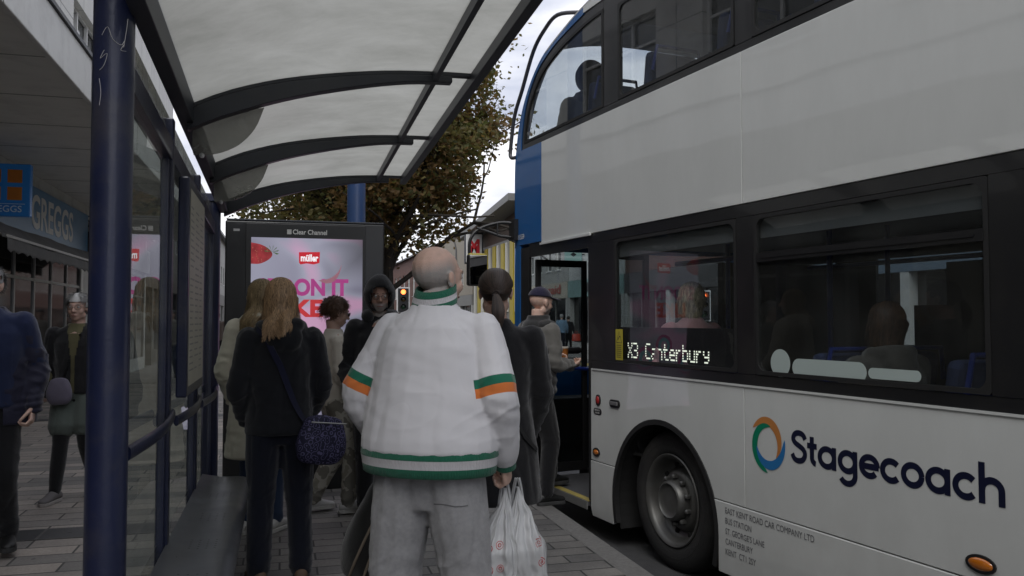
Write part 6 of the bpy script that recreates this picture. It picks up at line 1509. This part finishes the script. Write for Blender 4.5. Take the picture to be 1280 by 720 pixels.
nm.top(nj, 'jacket', w=1.0, split=slit2, secs=[(.80, .245, .155, -.03), (.83, .246, .155, -.03), (1.05, .225, .145, -.03), (1.22, .215, .135, -.028), (1.34, .208, .125, -.025), (1.42, .172, .105, -.022), (1.47, .11, .085, -.02), (1.51, .085, .078, -.016)], sl=(.070, .070, .066, .062, .055), fold=.010)
nm.trousers(CLOTH('black_trouser'), fold=.010); nm.shoes(M('black_boot')); nm.eyes(brow=(.3, .28, .26)); nm.hair('short', HB('grey_hair', (.24, .235, .23)), 8, .035, 2600)

# --- grey haired woman with glasses
gw = Fig('grey haired woman with glasses, black cardigan, grey shorts and lilac bag, walking', (-1.62, 7.62, 0), 176, 1.655, 1.0, SK1, hyaw=-4, hpitch=-2, vox=.010,
    arms={'R': ((.235, -.04, 1.12), (.22, .04, .90)), 'L': ((-.235, .0, 1.12), (-.22, .12, .92))}, legs={'R': ((.085, .12, .49), (.10, .20, .085), 14), 'L': ((-.09, .06, .50), (-.12, -.14, .13), -6)})
gw.body(); gw.top(CLOTH('olive_top', (.11, .10, .05)), 'top', hem=.90, w=.91, fold=.003, sl=(.06, .055, .05, .046, .04))
def slit(me):
    bm = bmesh.new(); bm.from_mesh(me)
    dl = [f for f in bm.faces if f.calc_center_median().y > .02 and abs(f.calc_center_median().x) < .012+.16*max(0, f.calc_center_median().z/gw.k-1.18)]
    bmesh.ops.delete(bm, geom=dl, context='FACES'); bm.to_mesh(me); bm.free()
gw.top(CLOTH('black_cardigan', (.012, .012, .013)), 'cardigan', hem=.90, w=1.02, fold=.008, split=slit)
gw.trousers(CLOTH('grey_green_cotton', (.105, .125, .11)), 'shorts', rad=(.108, .112, .112), end=.0, fold=.009, w=1.0, short=.70)
gw.trousers(CLOTH('black_legging', (.008, .008, .009)), 'leggings', rad=(.09, .084, .064, .062, .047), fold=.002, w=1.0)
gw.shoes(M('grey_trainer', (.14, .13, .13), .8), M('pale_sole', (.34, .32, .3), .8)); gw.hair('short', HB('mid_grey_hair', (.27, .265, .255)), 2, .045, 4200, shell=1.10, wild=.5); gw.eyes(M('dark_frame'), (.25, .24, .22))

# ------------------------------------------------------------------ bags
def bag_on(fig, name, label, mat, strap_mat, P, size, strap_pts, sw=.03, rz=0, rot=0, nr=.004, flap=True):
    o = empty(name, fig.o.location, fig.o.rotation_euler.z, label, 'bag')
    p = V(P)*fig.k; a, d, h = size
    mb = MB(); T = Matrix.Translation(p) @ Matrix.Rotation(R(rz), 4, 'Z') @ Matrix.Rotation(R(rot), 4, 'Y'); r3 = T.to_3x3()
    for_s = [(-.5, .45), (-.46, .72), (-.34, .95), (-.12, 1.04), (.15, .95), (.40, .78), (.48, .66), (.5, .5)]
    n_ = 28
    for z, q in for_s:
        for i in range(n_):
            t = 2*math.pi*i/n_; ct, st_ = math.cos(t), math.sin(t); e = .62
            mb.v.append(tuple(T @ V((a/2*q*abs(ct)**e*(1 if ct > 0 else -1), d/2*q*abs(st_)**.8*(1 if st_ > 0 else -1), z*h-.012*abs(ct)*(1 if z > 0 else 0)))))
    for j in range(len(for_s)-1):
        for i in range(n_): mb.f.append((j*n_+i, j*n_+(i+1) % n_, (j+1)*n_+(i+1) % n_, (j+1)*n_+i)); mb.mi.append(0)
    mb.f.append(tuple(reversed(range(n_)))); mb.f.append(tuple((len(for_s)-1)*n_+i for i in range(n_))); mb.mi += [0, 0]
    me = ev_mesh(mb.mesh('m'), [('SUBSURF', dict(levels=2, render_levels=2))]); disp(me, lambda q: noise.noise(q*16)*nr+noise.noise(q*34)*nr*.4); link('bag_body', me, mat, o, smooth=True, angle=180)
    st_ = strap_mesh([V(x) for x in strap_pts], sw); st_.build('strap', strap_mat, parent=o, smooth=True)
    mb = MB(); mb.tube([T @ V((-a*.36, -d*.5-.004, h*.36)), T @ V((a*.36, -d*.5-.004, h*.36))], .004, 6); mb.build('zip', STEEL, parent=o); return o
FLO = bpy.data.materials.new('floral_canvas'); n, l = nt(FLO); pb = n['Principled BSDF']; pb.inputs['Roughness'].default_value = .7; tc = n.new('ShaderNodeTexCoord')
vo = n.new('ShaderNodeTexVoronoi'); vo.inputs['Scale'].default_value = 34; l.new(tc.outputs['Object'], vo.inputs[0])
si = n.new('ShaderNodeMath'); si.operation = 'SINE'; mu = n.new('ShaderNodeMath'); mu.operation = 'MULTIPLY'; mu.inputs[1].default_value = 17; l.new(vo.outputs['Distance'], mu.inputs[0]); l.new(mu.outputs[0], si.inputs[0])
r1 = n.new('ShaderNodeValToRGB'); r1.color_ramp.elements[0].position = .45; r1.color_ramp.elements[0].color = (.010, .010, .038, 1); r1.color_ramp.elements[1].position = .85; r1.color_ramp.elements[1].color = (.13, .12, .24, 1); l.new(si.outputs[0], r1.inputs[0]); l.new(r1.outputs[0], pb.inputs['Base Color'])
sp = dw.hug([(-.115, -.02, 1.475)] if False else [(-.10, -.04, 1.47), (-.10, -.10, 1.43), (-.075, -.15, 1.36), (-.03, -.2, 1.26), (.03, -.2, 1.15), (.09, -.2, 1.05), (.15, -.18, .97), (.19, -.15, .93)], .01)
bag_on(dw, 'shoulder_bag', 'navy floral canvas shoulder bag hanging at the hip of the dark jacketed woman', FLO, CLOTH('navy_strap', (.012, .014, .04)), (.215, -.14, .83), (.285, .13, .27), sp+[dw.at(.215, -.15, .90)], .032, rz=14, rot=7)
sp = gw.hug([(-.07, .06, 1.49), (-.06, .12, 1.40), (-.02, .2, 1.30), (.04, .2, 1.18), (.09, .2, 1.08), (.13, .2, 1.0)], .012)
bag_on(gw, 'crossbody_bag', 'small lilac crossbody bag on the walking grey haired woman', CLOTH('lilac_nylon', (.14, .125, .17), rough=.6), BLK, (.09, .165, .93), (.19, .08, .22), sp+[gw.at(.15, .15, .97)], .018, rz=0)
sp = pw.hug([(-.10, .02, 1.48), (-.10, -.10, 1.42), (-.04, -.2, 1.3), (.04, -.2, 1.17), (.11, -.2, 1.04), (.17, -.15, .93), (.2, -.08, .86)], .01)
bag_on(pw, 'black_shoulder_bag', 'plain black bag with thin strap on the black coated woman', CLOTH('black_nylon', (.010, .010, .010), rough=.5), BLK, (.10, .22, .82), (.22, .10, .20), sp, .022)

# white carrier bags in the man's right hand
def carrier(P, w_, d_, h, seed, label, rz=0, marks=True, side_lean=0.):
    o = empty('carrier_bag', P, R(rz), label, 'bag', 'thin white carrier bags in one hand')
    pm_ = M('thin_plastic%s' % seed, (.66, .67, .68), .35, .05, 6, spec=.5)
    nn, ll = nt(pm_); pb_ = nn['Principled BSDF']
    tl = nn.new('ShaderNodeBsdfTranslucent'); tl.inputs[0].default_value = (.6, .6, .62, 1); mS = nn.new('ShaderNodeMixShader'); mS.inputs[0].default_value = .3; ll.new(pb_.outputs[0], mS.inputs[1]); ll.new(tl.outputs[0], mS.inputs[2]); ll.new(mS.outputs[0], nn['Material Output'].inputs[0])
    def f(u, v):
        t = 2*math.pi*u; z = -v*h
        q = .06+.94*min(1, max(0, (v-.02)/.42))**1.1; q *= 1-.06*max(0, v-.8)*5; q = max(q, .04)
        bx = w_/2*q; by = d_/2*q
        ct, st_ = math.cos(t), math.sin(t); x = bx*abs(ct)**.75*(1 if ct > 0 else -1)+side_lean*v; y = by*abs(st_)**.85*(1 if st_ > 0 else -1)
        pl = (.020*(1-v*.75))*math.sin(t*11+seed)*min(1, v*5)+.008*math.sin(t*23+seed*2+v*5)*min(1, v*4)
        cr_ = .014*noise.noise(V((x*14+seed, y*14, z*9)))+.006*noise.noise(V((x*40+seed, y*40, z*26)))
        rr = 1+pl/max(.04, bx)*.5
        return V((x*rr+cr_, y*rr+cr_, z))
    mb = MB(); mb.grid(f, 110, 60); me = mb.mesh('m'); link('bag_body', me, pm_, o, smooth=True, angle=180)
    bot = MB(); ringp = [f(u/40, 1) for u in range(40)]; bot.add(ringp+[V((side_lean, 0, -h-.004))], [(i, (i+1) % 40, 40) for i in range(40)]); bot.build('bag_base', pm_, parent=o)
    for sg in (1, -1):
        mb = MB(); mb.grid(lambda u, v: V((sg*(.004+.020*v)+.012*(u-.5)*(1-v*.2)*1.2, .006*math.sin(u*9)+.002, .035-.06*v-.05*v*v)), 6, 8)
        ob = mb.build('handle', pm_, parent=o, smooth=True); md = ob.modifiers.new('s', 'SOLIDIFY'); md.thickness = .002
    if marks:
        bv = bvh_of(me); red = M('bag_print_red', (.42, .06, .06), .5)
        mb = MB()
        for cx, cz in marks:
            for rad, wd in ((.013, .003), (.0055, .004)):
                pts = []
                for i in range(19):
                    a = 2*math.pi*i/18; h_ = bv.ray_cast(V((cx+rad*math.cos(a), -.6, cz+rad*1.05*math.sin(a))), V((0, 1, 0)))
                    if h_[0] is not None: pts.append(h_[0]+V((0, -.0012, 0)))
                if len(pts) > 12: mb.tube(pts, wd/2, 4, flat=.5)
        mb.build('red_print', red, parent=o)
    return o
hb = man.o.matrix_basis @ (man.wr['R']+(man.wr['R']-man.el['R']).normalized()*.112*man.k)
carrier(hb+V((-.012, .0, -.01)), .17, .20, .52, 3, 'white plastic carrier bag with red round prints, left of the pair', -18, [(-.055, -.21), (-.015, -.20), (-.052, -.29), (-.012, -.285), (-.05, -.37), (-.01, -.37), (.03, -.33)], -.03)
carrier(hb+V((.045, .02, -.012)), .17, .22, .50, 8, 'white plastic carrier bag bulging toward the road, right of the pair', -10, [(.075, -.20), (.085, -.27)], .04)

# shopping trolley at the man's left hand
tl_ = empty('shopping_trolley', (.475, 3.80, 0), R(-20), 'black fabric shopping trolley with beige piping pulled by the man in white', 'shopping trolley')
mb = MB(); T0 = Matrix.Rotation(R(-7), 4, 'Y')
mb.loft([(T0 @ V((0, 0, .30)), V((.12, 0, 0)), V((0, .09, 0))), (T0 @ V((-.005, 0, .31)), V((.17, 0, 0)), V((0, .13, 0))), (T0 @ V((-.01, 0, .45)), V((.165, 0, 0)), V((0, .14, 0))), (T0 @ V((.03, 0, .60)), V((.11, 0, 0)), V((0, .12, 0))), (T0 @ V((.06, 0, .72)), V((.06, 0, 0)), V((0, .08, 0))), (T0 @ V((.07, 0, .75)), V((.03, 0, 0)), V((0, .05, 0)))], 24)
me = ev_mesh(mb.mesh('m'), [('SUBSURF', dict(levels=2, render_levels=2))]); disp(me, lambda p: .010*noise.noise(p*12)); bgo = link('fabric_bag', me, CLOTH('black_nylon'), tl_, smooth=True, angle=180)
bv = bvh_of(me); mb = MB()
for x0_, x1_ in ((-.12, .05), (-.05, .075)):
    pts = []
    for i in range(14):
        t = i/13; h_ = bv.ray_cast(V((x0_+(x1_-x0_)*t-.04*(1-t), -1, .33+.45*t)), V((0, 1, 0)))
        if h_[0] is not None: pts.append(h_[0]+V((0, -.003, 0)))
    if len(pts) > 3: mb.tube(pts, .006, 8)
mb.build('piping', M('beige_piping', (.22, .18, .14), .7), parent=bgo, smooth=True)
mb = MB()
for x in (-.09, .13):
    mb.tube([V((x, .14, .95 if x < -5 else .93)), V((x-.02, .12, .3)), V((x-.05, .10, .1))], .009, 8); mb.tube([V((x-.02, .1, .3)), V((x-.06, -.12, .04)), V((x-.03, -.14, .02))], .009, 8)
mb.tube([V((-.09, .14, .93)), V((-.05, .13, .96)), V((.09, .13, .96)), V((.13, .14, .93))], .012, 8); mb.tube([V((-.11, .12, .28)), V((.11, .12, .28))], .008, 6)
mb.build('frame', M('trolley_steel', (.07, .07, .07), .35, metal=.6), parent=tl_, smooth=True)
for x in (-.17, .13):
    T = Matrix.Translation((x, .10, .09)) @ Matrix.Rotation(R(90), 4, 'Y'); mb = MB(); mb.lathe([(.06, -.012), (.085, -.015), (.09, 0), (.085, .015), (.06, .012)], 24, T=T); wh = mb.build('wheel', TYR, parent=tl_, smooth=True)
    mb = MB(); mb.lathe([(.062, -.006), (.0, -.01), (.0, .01), (.062, .006)], 24, T=T); mb.build('rim', M('cab_dark'), parent=wh, smooth=True)

# ------------------------------------------------------------------ bus passengers and distant people
BM = bus.matrix_basis
def bpos(L, X, z): return tuple(BM @ V((X, -L, z-RZ)))
def seated(label, L, X, zf, rz, H, coat, hairm, style, hlen, **kw):
    p = bpos(L, X, zf-.43)
    f = Fig(label, p, 8.13+rz, H, 1.0, kw.get('skin', SK1), hyaw=kw.get('hy', 0), vox=.014, hip_z=.93, group='passengers on the bus',
        arms={'R': ((.23, .08, 1.14), (.14, .30, 1.0)), 'L': ((-.23, .08, 1.14), (-.14, .30, 1.0))}, legs={'R': ((.11, .42, .92), (.12, .45, .52), 4), 'L': ((-.11, .42, .92), (-.12, .45, .52), -4)}, hands='')
    f.body(); f.top(coat, 'coat', hem=.88, w=1.08, fold=.007, hood=kw.get('hood', False)); f.trousers(CLOTH('black_trouser'), fold=.004, vox=.016); f.shoes(M('black_boot'))
    if hairm and style: f.hair(style, hairm, 6, hlen, 1500)
    if not style:
        mb = MB(); mb.ell((0, -.015, .025), (.125, .14, .135), 36, 26)
        keep = [q for q in mb.f if not (lambda c: c.y > .05 and (c.x/.08)**2+((c.z+.02)/.11)**2 < 1)(sum((V(mb.v[i]) for i in q), V())/len(q))]
        mb.f = keep; mb.mi = [0]*len(keep); mb.v = [tuple(f.HM @ (V(p)*(1+.05*noise.noise(V(p)*16)))) for p in mb.v]
        mb.ell(f.at(0, -.04, 1.47), V((.15, .13, .08))*f.k)
        o = mb.build('hood', coat, parent=f.o, smooth=True, angle=180); md = o.modifiers.new('s', 'SOLIDIFY'); md.thickness = .008
    return f
seated('blonde passenger in a pink coat seen from behind through the first lower window', 2.30, .27, .52, 0, 1.60, CLOTH('pink_wool', (.50, .27, .27)), HB('pale_blonde', (.5, .42, .28)), 'long', .13)
seated('hooded passenger silhouetted in the front upper window', .80, .34, 2.22, -10, 1.80, CLOTH('dark_parka', (.03, .03, .03)), HB('dark_brown_hair', (.02, .014, .01)), None, .03, hood=True, hs=1.15)
seated('passenger in a pale scarfed coat dimly seen through the second lower window', 3.85, .34, .36, -12, 1.6, CLOTH('stone_coat', (.10, .09, .08)), HB('auburn_hair'), 'long', .18, hood=True)
seated('passenger in dark red top on the far side of the lower deck', 5.5, 1.9, .20, 0, 1.7, CLOTH('maroon_knit', (.07, .02, .025)), HB('dark_brown_hair'), 'short', .03)
def walker(label, loc, rz, H, coat, leg, hairm, grp='distant people on foot', stride=.16):
    f = Fig(label, loc, rz, H, 1.0, SK1, vox=.02, group=grp, legs={'R': ((.09, .10, .49), (.10, stride, .08), 5), 'L': ((-.09, .03, .50), (-.10, -stride, .12), -5)})
    f.body(); f.top(coat, 'coat', hem=.85, w=1.05, fold=.006); f.trousers(leg, fold=.004); f.shoes(M('black_boot')); f.hair('short', hairm, 4, .03, 300); return f
BT, GH, DH = CLOTH('black_trouser'), HB('grey_hair'), HB('dark_brown_hair')
walker('distant walker in dark coat visible between shelter post and screen', (-1.93, 27.5, 0), 10, 1.68, CLOTH('brown_coat', (.08, .06, .05)), BT, DH)
walker('distant walker in pale top behind the shelter glass', (-2.6, 22, 0), 170, 1.7, CLOTH('pale_shirt', (.35, .33, .3)), CLOTH('blue_jeans'), DH)
walker('man in light blue shirt seen from behind through the bus door', (12.95, 38.3, -.03), -20, 1.75, CLOTH('light_blue_shirt', (.15, .24, .34)), CLOTH('navy_trouser'), GH)
wr_ = walker('woman in dark coat carrying a red bag across the road', (13.5, 38.9, -.03), -30, 1.66, CLOTH('hoodie_black'), BT, DH)
rb = empty('red_bag', (13.8, 38.6, .42), 0, 'red shopping bag carried across the road', 'bag'); mb = MB(); mb.loft([(V((0, 0, 0)), V((.2, 0, 0)), V((0, .1, 0))), (V((0, 0, .02)), V((.23, 0, 0)), V((0, .12, 0))), (V((0, 0, .3)), V((.21, 0, 0)), V((0, .09, 0))), (V((0, 0, .36)), V((.2, 0, 0)), V((0, .03, 0)))], 16); mb.build('bag_body', M('bag_red', (.4, .05, .03), .5), parent=rb, smooth=True)
mb = MB(); mb.tube([V((-.08, 0, .34)), V((-.05, 0, .48)), V((.05, 0, .48)), V((.08, 0, .34))], .01, 6); mb.build('handle', M('bag_red'), parent=rb)
